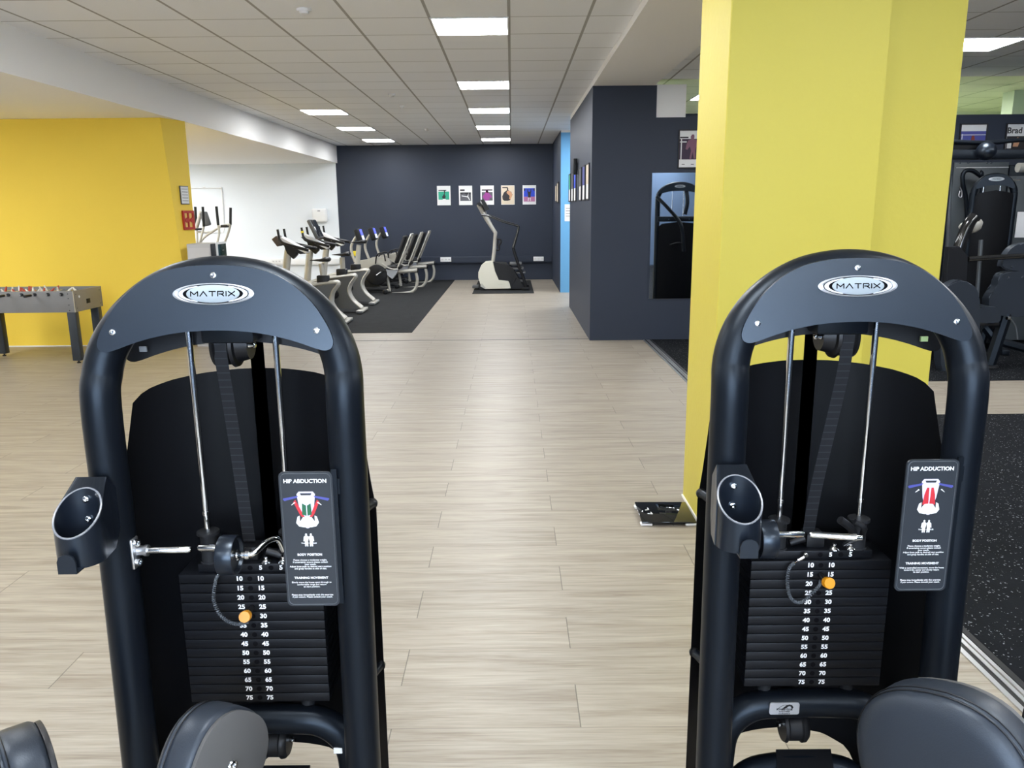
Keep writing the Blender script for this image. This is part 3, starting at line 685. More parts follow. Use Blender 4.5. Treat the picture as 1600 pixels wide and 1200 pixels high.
    for k in range(14):
        z1 = P0 + PT * (14 - k); z0 = z1 - PT + .0012
        pl = B().box((-.1455, .065, z0), (.1455, .17, z1), .0016).build('weight_plate', M_plate, t, 30)
        num = str(10 + 5 * k); zc = (z0 + z1) / 2
        B().text(num, .0135, (-.0225, .0648, zc), bold=.00045, sx=1.05).build('number_print', M_numw, pl, 0); B().text(num, .0135, (.0205, .0648, zc), bold=.00045, sx=1.05).build('number_print', M_numw, pl, 0)
        B().lathe((-.001, .0652, zc), (0, -1, 0), ((.0, .0052), (.0006, .0052), (.0006, .0)), 18).build('pin_hole', M_hole, pl)
    zt = P0 + 14 * PT
    pl = B().box((-.107, .072, zt + .0008), (.107, .163, zt + .0195), .0016).build('head_plate', M_plate, t, 30)
    B().text('5', .0125, (.0205, .0718, zt + .0105), bold=.00045, sx=1.05).build('number_print', M_numw, pl, 0); B().text('5', .0135, (.062, .0718, zt + .0105), bold=.00045, sx=1.05).build('number_print', M_numw, pl, 0)
    for x in (-.001, .0415): B().lathe((x, .0722, zt + .0105), (0, -1, 0), ((.0, .0052), (.0006, .0052), (.0006, .0)), 18).build('pin_hole', M_hole, pl)
    # cable clamp and bracket over the head plate
    B().box((-.026, .085, zt + .019), (.012, .125, zt + .05), .004).cyl((sgn * .03, .09, zt + .04), (sgn * .06, .09, zt + .03), .008).build('belt_clamp', M_black, t)
    for x in (.03, .065): B().lathe((x, .08, zt + .0195), (0, 0, 1), ((0, .011), (.004, .009), (.007, .004), (.012, .004), (.012, 0)), 12).build('clamp_bolt', M_chrome, t)
    # selector pin with coiled tether
    pz = .811 if mode == 'L' else .853
    pin = B().tube([(-.001, .066, pz), (-.001, .045, pz), (-.003, .034, pz - .002)], .0045, 12).build('selector_pin', M_black, t)
    B().lathe((-.003 if sgn > 0 else .001, .036, pz - .002), (.05, -1, .30), ((0, .0), (.0, .008), (.002, .0112), (.015, .0118), (.017, .0108), (.017, 0)), 28).build('pin_knob', M_amber, pin)
    a = Vector((-.06, .060, zt + .009)) if mode == 'L' else Vector((-.052, .058, zt + .005))
    if mode == 'L': ctl = [a, (-.066, .05, zt - .012), (-.070, .045, .835), (-.056, .045, .80), (-.030, .045, .785), (-.004, .045, pz - .022)]
    else: ctl = [a, (-.072, .05, zt - .01), (-.074, .045, .835), (-.064, .04, .81), (-.042, .04, .806), (-.012, .045, .835), (-.003, .052, pz - .006)]
    sp = smoothpath(ctl, 40); coil = []
    for i, p in enumerate(sp[14:]):
        ph = i * 1.35; tng = (sp[min(i + 15, len(sp) - 1)] - sp[i + 13]).normalized(); q = tng.cross(Vector((0, 1, 0))).normalized()
        coil.append(p + (q * cos(ph) + Vector((0, 1, 0)) * sin(ph)) * .0028)
    B().tube(coil, .0014, 5).build('coiled_tether', M_rim2, pin)
    d = (Vector(ctl[1]) - a).normalized(); d0 = Vector((.8, 0, .45)).normalized()
    B().tube(sp[:15], .0008, 6).cyl(a, a + d0 * .014, .0034, 12).build('tether_ferrule', M_chrome, pin)
    if mode == 'R': B().lathe(a + d0 * .019 + Vector((0, .006, 0)), (0, -1, 0), ((0, .006), (.004, .0058), (.006, .004), (.006, 0)), 14).build('tether_screw', M_chrome, pin)
    # adjuster bars with roller in front of the stack
    yb = .012; zb = .966
    if mode == 'L':
        fl = B().box((-.195, yb - .030, .934), (-.1885, yb - .004, .995), .0028).build('adjuster_flange', M_steel, t)
        for z in (.985, .945): B().lathe((-.1885, yb - .017, z), (1, -.3, 0), ((0, .0075), (.006, .007), (.006, .0035), (.003, .003), (.003, 0)), 12).build('flange_bolt', M_chrome, fl)
        B().lathe((-.191, yb - .010, zb), (1, 0, 0), ((0, .010), (.012, .009), (.016, .011), (.022, .011), (.022, 0)), 16).build('bar_socket', M_steel, fl)
        b1 = B().lathe((-.171, yb - .010, zb), (1, 0, .012), ((0, .0064), (.080, .0072), (.0845, .0045), (.0845, 0)), 18).build('adjuster_bar', M_chrome, t)
        b2 = B().lathe((-.077, yb, zb), (1, 0, -.03), ((0, .0), (.0, .0045), (.004, .0068), (.06, .0068), (.06, 0)), 18).build('adjuster_bar', M_chrome, t)
        rc = Vector((-.014, yb - .01, .955))
    else:
        b1 = B().lathe((-.13, yb, zb + .001), (1, 0, 0), ((0, .0064), (.066, .0068), (.069, .0045), (.069, 0)), 18).build('adjuster_bar', M_chrome, t)
        b2 = B().lathe((-.051, yb, zb), (1, 0, -.08), ((0, .0), (.0, .0045), (.004, .0068), (.085, .0068), (.087, .0085), (.093, .0085), (.093, .0068), (.105, .0055), (.110, .0)), 18).build('adjuster_bar', M_chrome, t)
        rc = Vector((-.140, yb - .01, .962))
    ro = B().lathe(rc, (1, 0, 0) if mode == 'L' else (-1, 0, 0), ((-.016, .0), (-.016, .037), (-.013, .0385), (.013, .0385), (.016, .037), (.016, .033), (.010, .031), (.010, .0)), 36).build('roller', M_frame2, t, 35)
    if mode == 'L':
        B().lathe(rc + Vector((.010, 0, 0)), (1, 0, 0), ((0, .011), (.006, .011), (.006, .007), (.02, .007), (.022, .009), (.03, .009), (.03, 0)), 16).build('roller_hub', M_chrome, ro)
        B().tube(smoothpath([rc + Vector((.036, 0, 0)), (.035, .005, .958), (.052, .03, .970), (.068, .045, .968), (.075, .055, .94)], 5), .006, 10).build('hook', M_chrome, t)
        B().tube(smoothpath([(.07, .06, .935), (.09, .055, .965), (.115, .05, .99)], 4), .0085, 10).build('lever', M_black, t)
    else:
        B().tube(smoothpath([(.02, .04, .985), (.045, .045, .965), (.055, .05, .945)], 4), .008, 10).tube(smoothpath([(.045, .03, .985), (.065, .03, .972), (.068, .04, .955)], 4), .006, 10).build('lever', M_black, t)
        B().tube(smoothpath([(.055, .012, .958), (.045, .03, .945), (.04, .055, .925)], 5), .005, 10).build('hook', M_chrome, t)
    # lower cross arch behind the legs, pulley, housings
    B().tube(smoothpath([(-.185, .085, .0), (-.185, .085, .25), (-.183, .085, .42), (-.168, .085, .49), (-.12, .085, .532), (-.05, .085, .540), (.05, .085, .540), (.12, .085, .532), (.168, .085, .49), (.183, .085, .42), (.185, .085, .25), (.185, .085, 0)], 5), .031, 18).build('cross_arch', M_frame, t, 60)
    for x in (-.09, .09): B().cyl((x, .1, .565), (x, .1, .594), .014, 16).build('stack_buffer', M_rubb, t)
    lp = B().lathe((sgn * .012 - .022, .115, .464), (1, 0, 0), ((-.006, 0), (-.006, .034), (0, .037), (.004, .033), (.030, .033), (.034, .037), (.042, .036), (.048, .03), (.050, 0)), 28).build('lower_pulley', M_black, t)
    B().lathe((sgn * .012 - .022 + (.05 if sgn > 0 else -.006), .112, .470), (sgn, -.3, 0), ((0, .006), (.008, .006), (.01, .004), (.013, .004), (.013, 0)), 10).build('pulley_bolt', M_chrome, lp)
    B().tube(smoothpath([(-.17, .10, .28), (-.12, .10, .352), (-.05, .11, .366), (.05, .11, .366), (.12, .10, .352), (.17, .10, .28)], 5), .026, 14).build('lower_tube', M_frame, t, 60)
    B().prism([(-.062, .05, .25), (-.062, .05, .372), (-.047, .12, .398), (-.047, .12, .25)], (.125, 0, 0)).build('drive_housing', M_black, t)
    # base: rails on the floor
    B().box((-.26, -.28, .012), (-.19, .26, .07), .012).box((.19, -.28, .012), (.26, .26, .07), .012).box((-.19, -.035, .02), (.19, .035, .09), .01).box((-.05, -.75, .02), (.05, -.035, .09), .01).box((-.22, -.82, .012), (.22, -.75, .07), .01).build('base_frame', M_frame, t)
    # cup holder and phone hook on the front of the left leg
    cx, cy, r = -.230, -.112, .040
    N = 40; cut = lambda dy: 1.056 + (dy + r) / (2 * r) * .064
    b = B(); outr, inn, bot_o, bot_i = [], [], [], []
    for k in range(N):
        a = 2 * pi * k / N; dx, dy = cos(a), sin(a)
        outr.append(b.bm.verts.new((cx + dx * r, cy + dy * r, cut(dy * r)))); inn.append(b.bm.verts.new((cx + dx * (r - .003), cy + dy * (r - .003), cut(dy * r))))
        bot_o.append(b.bm.verts.new((cx + dx * r, cy + dy * r, 1.0))); bot_i.append(b.bm.verts.new((cx + dx * (r - .003), cy + dy * (r - .003), 1.005)))
    for k in range(N):
        j = (k + 1) % N
        b.bm.faces.new((outr[k], outr[j], inn[j], inn[k])); b.bm.faces.new((bot_o[k], bot_o[j], outr[j], outr[k])); b.bm.faces.new((inn[k], inn[j], bot_i[j], bot_i[k]))
    b.bm.faces.new(bot_o); b.bm.faces.new(bot_i)
    cup = b.build('cup_holder', M_frame2, t, 40)
    rim = [(cx + cos(2 * pi * k / 40) * (r - .001), cy + sin(2 * pi * k / 40) * (r - .001), cut(sin(2 * pi * k / 40) * r)) for k in range(40)]
    B().tube(rim, .0019, 8, closed=True).build('cup_rim', M_rim, cup)
    yq = cy + .088; zq = 1.134
    rb = .027
    for s in (-1, 1):   # side cheeks reaching back to the leg
        C_ = [(s * r, 0, 1.0), (s * (r * .85), .05, 1.0), (s * rb, .088, 1.025), (s * rb, .088, zq - .03), (s * rb, .06, zq), (s * r, 0, cut(0))]
        b = B(); b.poly([(cx + x, cy + y, z) for x, y, z in C_]); bmesh.ops.triangulate(b.bm, faces=b.bm.faces[:]); bmesh.ops.solidify(b.bm, geom=b.bm.faces[:], thickness=.002)
        b.build('cheek_plate', M_frame2, cup, 0)
    rows = [[], []]
    for k in range(17):
        a_ = pi * k / 16; x_, y_ = cx + r * cos(a_), cy + r * sin(a_); f_ = sin(a_)
        rows[0].append((x_, y_, cut(r * sin(a_)))); rows[1].append((cx + rb * cos(a_), cy + .06, zq))
    B().grid(rows, .002).build('top_lip', M_frame2, cup)
    for z in (1.100, 1.062): B().lathe((cx - .002, cy + r - .004, z), (0, -1, 0), ((0, .0065), (.003, .006), (.004, .004), (.004, .003), (.001, .0026), (.001, 0)), 14).build('cup_screw', M_chrome, cup)
    hk = [(-.016, 1.0), (-.016, 1.022), (-.012, 1.031), (-.004, 1.035), (.004, 1.035), (.012, 1.031), (.016, 1.022), (.016, 1.0)]
    B().prism([(cx + .004 + x, cy - .056, z) for x, z in hk], (0, -.003, 0)).box((cx - .012, cy - .058, 1.0), (cx + .020, cy - .03, 1.003)).build('phone_hook', M_frame2, cup)
    # instruction placard on its bracket
    x0, x1, z0, z1 = (.104, .203, .867, 1.135); ysn = -.037
    rr = .010; cor = []
    for (qx, qz, a0) in ((x1 - rr, z1 - rr, 0), (x0 + rr, z1 - rr, 90), (x0 + rr, z0 + rr, 180), (x1 - rr, z0 + rr, 270)):
        for k in range(6): a = radians(a0 + 18 * k); cor.append((qx + rr * cos(a), ysn, qz + rr * sin(a)))
    pc = B().prism(cor, (0, .004, 0)).build('instruction_placard', M_sign, t, 35)
    inner = [((x - (x0 + x1) / 2) * .93 + (x0 + x1) / 2, ysn - .0001, (z - (z0 + z1) / 2) * .975 + (z0 + z1) / 2) for x, _, z in cor]
    B().tube(inner, .0007, 6, closed=True).build('placard_border', M_rim2, pc)
    B().box((x1 - .002, ysn + .001, z0 + .004), (x1 + .008, ysn + .005, z1 + .004)).box((x1 - .03, ysn + .004, 1.09), (x1 + .012, -.01, 1.12)).build('placard_bracket', M_frame, pc)
    yp = ysn - .0004; mx = (x0 + x1) / 2 - .001
    tx = lambda s, sz, z, bold=0., sp_=1.0: B().text(s, sz, (mx, yp, z), bold=bold, spacing=sp_)
    ttl = 'HIP ABDUCTION' if mode == 'L' else 'HIP ADDUCTION'
    b = tx(ttl, .0105, 1.117, .00022)
    b.text('TRAINED MUSCLES', .0034, (mx, yp, .995)).text('BODY POSITION', .0062, (mx, yp, .972), bold=.00012)
    b.text('Please choose a moderate weight.\nIf uncertainty occurs please consult\nyour coach.\nAdjust knee pads to desired start position\nand grasp handles at side of seat.', .0046, (mx, yp, .9525))
    b.text('TRAINING MOVEMENT', .0062, (mx, yp, .925), bold=.00012)
    b.text('Slowly move the knees apart through to\ncomfortable range and return\nto start position.' if mode == 'L' else 'With a controlled movement, move the knees\ntoward the center and slowly return\nto start position.', .0046, (mx, yp, .9115))
    b.text('Please stop immediately with this exercise\nif pain occurs. Please consult your coach.', .0046, (mx, yp, .888))
    b.build('placard_lettering', M_numw, pc, 0)
    def flat(pts, m, name, d=.0004): B().prism([(mx + x, yp + .0002, 1.06 + z) for x, z in pts], (0, -d, 0)).build(name, m, pc, 0)
    flat([(-.013, .037), (.013, .037), (.017, .032), (.013, .0), (.009, -.012), (-.009, -.012), (-.013, .0), (-.017, .032)], M_lil, 'diagram_machine')
    flat([(-.011, .034), (.011, .034), (.009, .030), (-.009, .030)], M_sign, 'diagram_window', .0007)
    for s in (-1, 1):
        flat([(s * .014, .029), (s * .017, .025), (s * .040, .019), (s * .043, .022), (s * .042, .024)], M_blu, 'diagram_arrow', .0006)
        leg = [(s * .010, -.012), (s * .014, -.006), (s * .024, .017), (s * .020, .021), (s * .012, .004), (s * .004, -.014)] if mode == 'L' else [(s * .012, -.014), (s * .010, .006), (s * .006, .020), (s * .002, .020), (s * .001, -.014)]
        flat(leg, M_red, 'diagram_leg', .0008)
        flat([(s * .022, .017), (s * .028, .011), (s * .0275, .0105), (s * .020, .0155)], M_paper, 'diagram_pad', .0009)
        if mode == 'L': flat([(s * .001, .010), (s * .008, .014), (s * .009, -.008), (s * .001, -.010)], M_grn, 'diagram_thigh', .001)
        flat([(s * .014, -.010), (s * .018, -.012), (s * .021, -.024), (s * .016, -.031), (s * .006, -.033), (s * 0, -.031), (0, -.012), (s * .008, -.013), (s * .014, -.022)], M_paper, 'diagram_torso', .0011)
        flat([(s * .0045 + x, z) for x, z in ((0, -.045), (.002, -.047), (.0012, -.0495), (.0045, -.052), (.0055, -.061), (.0035, -.061), (.003, -.056), (.003, -.071), (.0006, -.071), (0, -.062), (-.0006, -.071), (-.003, -.071), (-.003, -.056), (-.0035, -.061), (-.0055, -.061), (-.0045, -.052), (-.0012, -.0495), (-.002, -.047))], M_paper, 'diagram_body')
    B().lathe((mx, yp - .001, 1.031), (0, -1, 0), ((0, .0055), (.0006, .0055)), 20).build('diagram_head', M_lil, pc)
    if mode == 'R':   # silver dealer plaque on the cross arch
        xs, zs = -.060, .549; cc = []
        for (qx, qz, a0) in ((  .027, .009, 0), (-.027, .009, 90), (-.027, -.009, 180), (.027, -.009, 270)):
            for k in range(5): a = radians(a0 + 22.5 * k); cc.append((xs + qx + .005 * cos(a) * 1, qz + .005 * sin(a)))
        y_of = lambda z: .085 - .0335 - .0
        dp = B().prism([(x, y_of(z), zs + z) for x, z in cc], (0, .003, 0)).build('dealer_plaque', M_silver, t, 30)
        hp = [(-.004, .001), (.0, .005), (.004, .0085), (.010, .0105), (.016, .0085), (.019, .004), (.017, .0), (.014, .003), (.012, .0065), (.008, .006), (.004, .002)]
        B().prism([(xs + x, .0512, zs + z) for x, z in hp], (0, -.0004, 0)).tube([(xs - .016 + .002 * k, .0512, zs - .001 + .010 * sin(k / 12 * 2.2)) for k in range(13)], .0004, 5).text('FITNESS CLUB', .0055, (xs, .051, zs - .0015), bold=.0001).text('Service & Verkauf', .0032, (xs, .051, zs - .0065)).text('www.fitnessclub.de', .0032, (xs, .051, zs - .0115)).build('plaque_print', M_black, dp, 0)
    else:
        B().box((.150, .052, .478), (.168, .056, .490), .0005).build('small_label', M_paper, t, 0)
    return t

def pad(root, c, n, up, rx, rz, th, name='leg_pad', arm=None, bolt_side=True, seam=True, boltoff=(0, 0)):
    """upholstered pad: axis n points to the side the bolt is on; local coordinates of root"""
    c, n = Vector(c), Vector(n).normalized(); u = Vector(up); u = (u - n * u.dot(n)).normalized(); v = n.cross(u)
    def ring(b, d, s, N=44, inset=0):
        out = []
        for k in range(N):
            a = 2 * pi * k / N; e = 2 / 2.35
            X = abs(cos(a)) ** e * (1 if cos(a) >= 0 else -1); Y = abs(sin(a)) ** e * (1 if sin(a) >= 0 else -1)
            out.append(b.bm.verts.new(c + n * d + u * Y * (rz * s - inset) + v * X * (rx * s - inset)))
        return out
    def loft(prof):
        b = B(); R = [ring(b, d, 1, inset=i) for d, i in prof]
        for a_, b_ in zip(R, R[1:]):
            for k in range(44): b.bm.faces.new((a_[k], a_[(k + 1) % 44], b_[(k + 1) % 44], b_[k]))
        b.bm.faces.new(R[0][::-1]); b.bm.faces.new(R[-1]); return b
    m_ = min(rx, rz)
    cu = loft([(-th - .012, m_ * .93), (-th - .0115, m_ * .7), (-th - .009, m_ * .4), (-th - .003, m_ * .2), (-th + .006, .010), (-th + .014, .004), (-th + .022, .0012), (-th + .024, .0028), (-th + .026, .0005), (-th * .5, 0), (-.010, .001), (-.003, .005), (0, .010)]).build(name, M_leather, root, 60)
    if seam:
        for d, i in ((-th + .018, .0015), (-th + .029, -.0006)):
            b = B(); R = [v_.co.copy() for v_ in ring(b, d, 1, inset=i)]; b.bm.clear(); b.tube(R, .0011, 5, closed=True); b.build('seam', M_black, cu)
    bb = loft([(0, .007), (.002, .006), (.008, .006), (.009, .008)]).build('backing_board', M_backing if bolt_side is True else M_black, cu, 40)
    q = c + u * boltoff[1] + v * boltoff[0]
    B().lathe(q + n * .009, n, ((0, .010), (.002, .0105), (.005, .009), (.006, .006), (.006, .0045), (.002, .004), (.002, 0)), 18).build('backing_bolt', M_chrome, bb)
    if arm is not None:
        B().tube(smoothpath([c - u * rz * .5 + n * .012] + [Vector(p) for p in arm], 6), .019, 14).build('pad_arm', M_frame, root, 60)
    return cu
M_hole = mat('dark_recess', (.002, .002, .003, 1), .9, spec=.1)
M_rim = mat('rim_edge_grey', (.16, .17, .19, 1), .3, spec=.6); M_rim2 = mat('fine_grey_line', (.07, .08, .09, 1), .4)  # cup rim is a lighter grey than its walls
M_ygn = mat('pale_green_sticker', sr(190, 215, 150), .5)
LM = (-.537, 1.425, 0); RM = (.637, 1.465, 0)
mL = tower('hip_abduction_machine', 'left hand black hip abduction machine with yellow selector pin at 25', LM, 1, 'L')
mR = tower('hip_adduction_machine', 'right hand black hip adduction machine in front of the yellow column', RM, -1, 'R')
def loc(root, p): return Vector(p) - root.location
pad(mL, loc(mL, (-.517, 1.245, .634)), (.90, -.42, .08), (.15, .9, 1), .095, .098, .085, arm=[loc(mL, (-.50, 1.20, .40)), loc(mL, (-.54, 1.25, .2)), loc(mL, (-.537, 1.1, .07))], boltoff=(0, .0))
pad(mL, loc(mL, (-.815, 1.20, .622)), (.75, .66, .0), (0, 0, 1), .10, .125, .085, arm=[loc(mL, (-.90, 1.28, .40)), loc(mL, (-.75, 1.25, .2)), loc(mL, (-.537, 1.15, .07))], bolt_side=False)
pad(mR, loc(mR, (.750, 1.17, .678)), (.78, .60, -.02), (-.1, .3, 1), .146, .150, .085, arm=[loc(mR, (.86, 1.2, .40)), loc(mR, (.75, 1.25, .2)), loc(mR, (.637, 1.1, .07))])
pad(mR, loc(mR, (.975, 1.20, .69)), (-.80, -.60, .0), (0, 0, 1), .10, .125, .085, arm=[loc(mR, (.93, 1.2, .42)), loc(mR, (.8, 1.3, .2)), loc(mR, (.637, 1.2, .07))], bolt_side=False)

# bathroom scale on the floor by the column
t = thing('bathroom_scale', 'black glass bathroom scale lying on the floor against the yellow column', 'scale', (.806, 3.985, 0), radians(-1))
gl = B().box((-.145, -.145, .018), (.135, .145, .026), .003).build('glass_plate', M_glassblk, t)
B().box((-.13, -.13, .008), (.12, .13, .018), .003).build('body', M_black, t)
for x, y in ((-.12, -.12), (.11, -.12), (-.12, .12), (.11, .12)):
    B().box((x - .03, y - .018, .001), (x + .03, y + .018, .014), .004).build('foot_pad', M_white, t)
B().tube([(-.105, .02, .0262), (-.085, .03, .0262), (-.088, .05, .0262)], .003, 6).tube([(-.10, -.03, .0262), (-.075, -.035, .0262), (-.08, -.01, .0262)], .003, 6).tube([(-.125, -.005, .0262), (-.12, .012, .0262)], .003, 6).build('footprint_print', M_paper, gl)

# ================================================================== FOOSBALL TABLE
ft = thing('foosball_table', 'grey foosball table with black legs before the yellow wall', 'foosball table', (-5.35, 8.86, 0))
hx, y0, y1, z0, z1 = .625, -.31, .29, .565, .795
cab = B().box((-hx, y0, z0), (hx, y0 + .02, z1), .003).box((-hx, y1 - .02, z0), (hx, y1, z1), .003).build('side_panel', M_foos, ft)
for s in (-1, 1):
    e = B().box((s * hx - (.02 if s > 0 else 0), y0 + .02, z0), (s * hx + (.02 if s < 0 else 0), y1 - .02, z1), .002).build('end_panel', M_foose, ft)
    B().box((s * (hx + .001) - .002, -.06, z0 + .07), (s * (hx + .001) + .002, .02, z0 + .12), .0015).build('goal_slot', M_black, e)
    B().lathe((s * (hx + .0005), -.2, z0 + .16), (s, 0, 0), ((0, .014), (.004, .013), (.004, .0)), 14).build('score_knob', M_white, e)
    for yy, zz in ((y0 + .05, .04), (y0 + .05, .19), (y1 - .05, .04), (y1 - .05, .19)): B().lathe((s * hx, yy, z0 + zz), (s, 0, 0), ((0, .006), (.002, .005), (.002, 0)), 8).build('bolt', M_black, e)
B().box((hx - .004, y0 - .0015, z0), (hx + .0015, y0 + .004, z1)).build('corner_strip', mat('pale_edge_strip', sr(190, 178, 150), .5), ft)
for zz in (.02, .08, .15, .2): B().lathe((hx - .06, y0, z0 + zz), (0, -1, 0), ((0, .006), (.002, .005), (.002, 0)), 8).build('bolt', M_black, cab)
B().box((-hx + .02, y0 + .02, z0 + .03), (hx - .02, y1 - .02, z0 + .1)).build('play_field', M_pitch, ft)
for sx in (-1, 1):
    for yy in (y0 + .055, y1 - .055):
        lg = B().box((sx * .565 - .045, yy - .04, .03), (sx * .565 + .045, yy + .04, z0), .006).build('leg', M_leg, ft)
        B().lathe((sx * .565, yy, .0), (0, 0, 1), ((0, .02), (.012, .02), (.014, .008), (.03, .008)), 14).build('leveller_foot', M_black, lg)
for i in range(8):
    x = -.50 + i * .143; red = i in (0, 1, 3, 5)
    near = red
    rd = B().cyl((x, y0 - (.10 if near else .03), z1 - .035), (x, y1 + (.03 if near else .10), z1 - .035), .006, 10).build('rod', M_chrome, ft)
    ye = y0 - .10 if near else y1 + .10
    B().cyl((x, ye + (.02 if near else -.02), z1 - .035), (x, ye - (.09 if near else -.09), z1 - .035), .014, 12).build('handle', M_black, rd)
    B().cyl((x, y0 - .012, z1 - .035), (x, y0, z1 - .035), .018, 14).build('bearing', M_black, rd); B().cyl((x, y1, z1 - .035), (x, y1 + .012, z1 - .035), .018, 14).build('bearing', M_black, rd)
    n = (1, 2, 3, 5, 5, 3, 2, 1)[i]
    for k in range(n):
        yy = (y0 + y1) / 2 + (k - (n - 1) / 2) * (.42 / max(n, 1.6)); tl = random.uniform(-.7, .9); R3 = Matrix.Rotation(tl, 3, 'Y'); c = Vector((x, yy, z1 - .035))
        pl = [c + R3 @ Vector(p) for p in ((0, 0, .045), (0, 0, .02), (0, 0, -.03), (0, 0, -.065))]
        B().tube(pl, [.009, .013, .013, .008], 8).lathe(c + R3 @ Vector((0, 0, .05)), R3 @ Vector((0, 0, 1)), ((-.008, .004), (0, .009), (.008, .008), (.012, 0)), 8).build('player', M_fred if red else M_wht, rd)

# ================================================================== CARDIO AREA
def L2(Y, x0):      # photo pixel on the plane Y -> machine-local (x, z)
    return lambda px, py, dy=0: (lambda p: Vector((p.x - x0, dy, p.z)))(at(px, py, 'Y', Y))
# --- upright bikes; x runs from the console (-) to the rear foot (+)
BX = -2.42
def bike(label, Y, seat_z, seat_x, big):
    t = thing('upright_bike', label, 'exercise bike', (BX, Y, .009), 0, 'upright bikes')
    # floor stabilisers
    for x, wd in ((-.02, .26), (-.92, .24)):
        st = B().box((x - .055, -wd, .01), (x + .055, wd, .055), .018, seg=3).build('floor_stabiliser', M_bsilver, t)
        for s in (-1, 1): B().box((x - .05, s * wd - .035, .008), (x + .05, s * wd + .035, .05), .01).build('end_cap', M_bgrey, st)
    # grey body shell
    prof = [(-.86, .06), (-.92, .22), (-.90, .42), (-.72, .50), (-.50, .53), (-.22, .575), (-.10, .57), (-.20, .46), (-.235, .33), (-.17, .19), (-.04, .07), (-.10, .05), (-.4, .07)]
    sp_ = smoothpath([Vector((x, 0, z)) for x, z in prof], 4, True)
    B().prism([(p.x, -.075, p.z) for p in sp_], (0, .15, 0)).build('body_shell', M_bgrey, t, 35)
    B().tube(smoothpath([(-.92, 0, .46), (-.6, 0, .545), (-.22, 0, .59), (-.10, 0, .585), (-.185, 0, .46), (-.215, 0, .33), (-.15, 0, .19), (-.02, 0, .07)], 6), .034, 12, flat=2.5, flatdir=(0, 1, 0)).build('frame_rail', M_bsilver, t, 60)
    # crank and pedals
    for s in (-1, 1):
        dk = B().lathe((-.44, s * .076, .30), (0, s, 0), ((0, .075), (.012, .07), (.016, .05), (.016, 0)), 24).build('crank_cover', M_black, t)
        ang = .5 if s < 0 else .5 + pi
        e = Vector((-.44 + .17 * cos(ang + 1.2), s * .105, .30 - .17 * sin(ang + 1.2)))
        B().tube([(-.44, s * .1, .30), e], .013, 8).build('crank', M_steel, dk)
        B().box(e + Vector((-.05, -.045 if s < 0 else 0.0, -.014)), e + Vector((.05, 0.0 if s < 0 else .045, .014)), .005).build('pedal', M_black, dk)
    # seat post and saddle
    b = Vector((-.30, 0, .56)); e = Vector((seat_x, 0, seat_z - .05))
    B().box((-.40, -.055, .55), (-.23, .055, .70), .015).build('post_housing', M_black, t)
    B().tube([b, e], .030, 10, flat=1.4, flatdir=(1, 0, 0)).build('seat_post', M_bsilver, t)
    q = [(-.16, .012, .012), (-.10, .03, .02), (0, .065, .03), (.07, .10, .034), (.115, .10, .03), (.13, .07, .02)]
    b = B(); b.tube([e + Vector((x, 0, .045 + (.012 if x > .05 else 0))) for x, _, _ in q], [h for _, h, _ in q], 16, flat=.34, flatdir=(0, 0, 1)); b.build('saddle', M_black, t, 60)
    # mast, handlebars and console
    B().tube(smoothpath([(-.86, 0, .22), (-.88, 0, .5), (-.84, 0, .80), (-.80, 0, 1.02), (-.78, 0, 1.10)], 5), [.055] * 20 + [.045], 12, flat=.7, flatdir=(0, 1, 0)).build('mast', M_bsilver, t, 60)
    B().prism([(-.84, -.05, 1.14), (-.70, -.05, 1.10), (-.66, -.05, 1.0), (-.72, -.05, .94), (-.80, -.05, 1.02)], (0, .10, 0)).build('console_bracket', M_black, t)
    hb = None
    for s in (-1, 1):
        h1 = B().tube(smoothpath([(-.72, s * .04, 1.09), (-.60, s * .16, 1.10), (-.48, s * .24, 1.08), (-.44, s * .245, 1.07)], 5), .022, 10).build('handlebar', M_black, t, 60)
        B().tube(smoothpath([(-.86, s * .16, 1.22), (-.80, s * .19, 1.17), (-.62, s * .22, 1.12), (-.50, s * .24, 1.09)], 5), .018, 10).tube([(-.86, s * .16, 1.20), (-.88, s * .16, 1.36)], .017, 10).build('upper_grip', M_black, h1, 60)
    if big:
        c0 = Vector((-.70, 0, 1.33)); R_ = Matrix.Rotation(radians(-24), 3, 'Y')
        B().box(c0 + Vector((-.03, -.19, -.16)), c0 + Vector((.03, .19, .16)), .02, R_).build('console', M_bgrey, t)
        B().box(c0 + Vector((.028, -.165, -.14)), c0 + Vector((.034, .165, .14)), .002, R_, c0).build('screen', M_screen, t)
    else:
        c0 = Vector((-.92, 0, 1.20)); R_ = Matrix.Rotation(radians(-35), 3, 'Y')
        B().box(c0 + Vector((-.04, -.12, -.07)), c0 + Vector((.05, .12, .06)), .01, R_).build('console', mat('brown_black_plastic' + str(len(MATS)), sr(78, 68, 64), .5), t)
    B().prism([(-.92, -.10, 1.22), (-.86, -.10, 1.25), (-.50, -.10, 1.05), (-.52, -.10, 1.02)], (0, .20, 0)).build('lit_bar_top', M_white, t)  # white top paints the shine on the sloping handlebar, black bottom below
    B().prism([(-.915, -.102, 1.215), (-.515, -.102, 1.015), (-.60, -.102, 1.01), (-.86, -.102, 1.15)], (0, .204, 0)).build('bar_underside', M_black, t)
    return t
bike('grey upright exercise bike nearest the viewer, with a small brown console', 11.55, .92, -.33, False)
bk = bike('second upright exercise bike from the viewer, with a big dark console', 12.85, .93, -.30, True)
B().tube([(-.868, -.16, 1.275), (-.873, -.16, 1.305)], .024, 12).build('grip_band', M_yell, bk)['label'] = 'bright yellow band on the left grip'
bike('upright exercise bike with the highest saddle, farthest of the three', 14.0, 1.08, -.24, False)

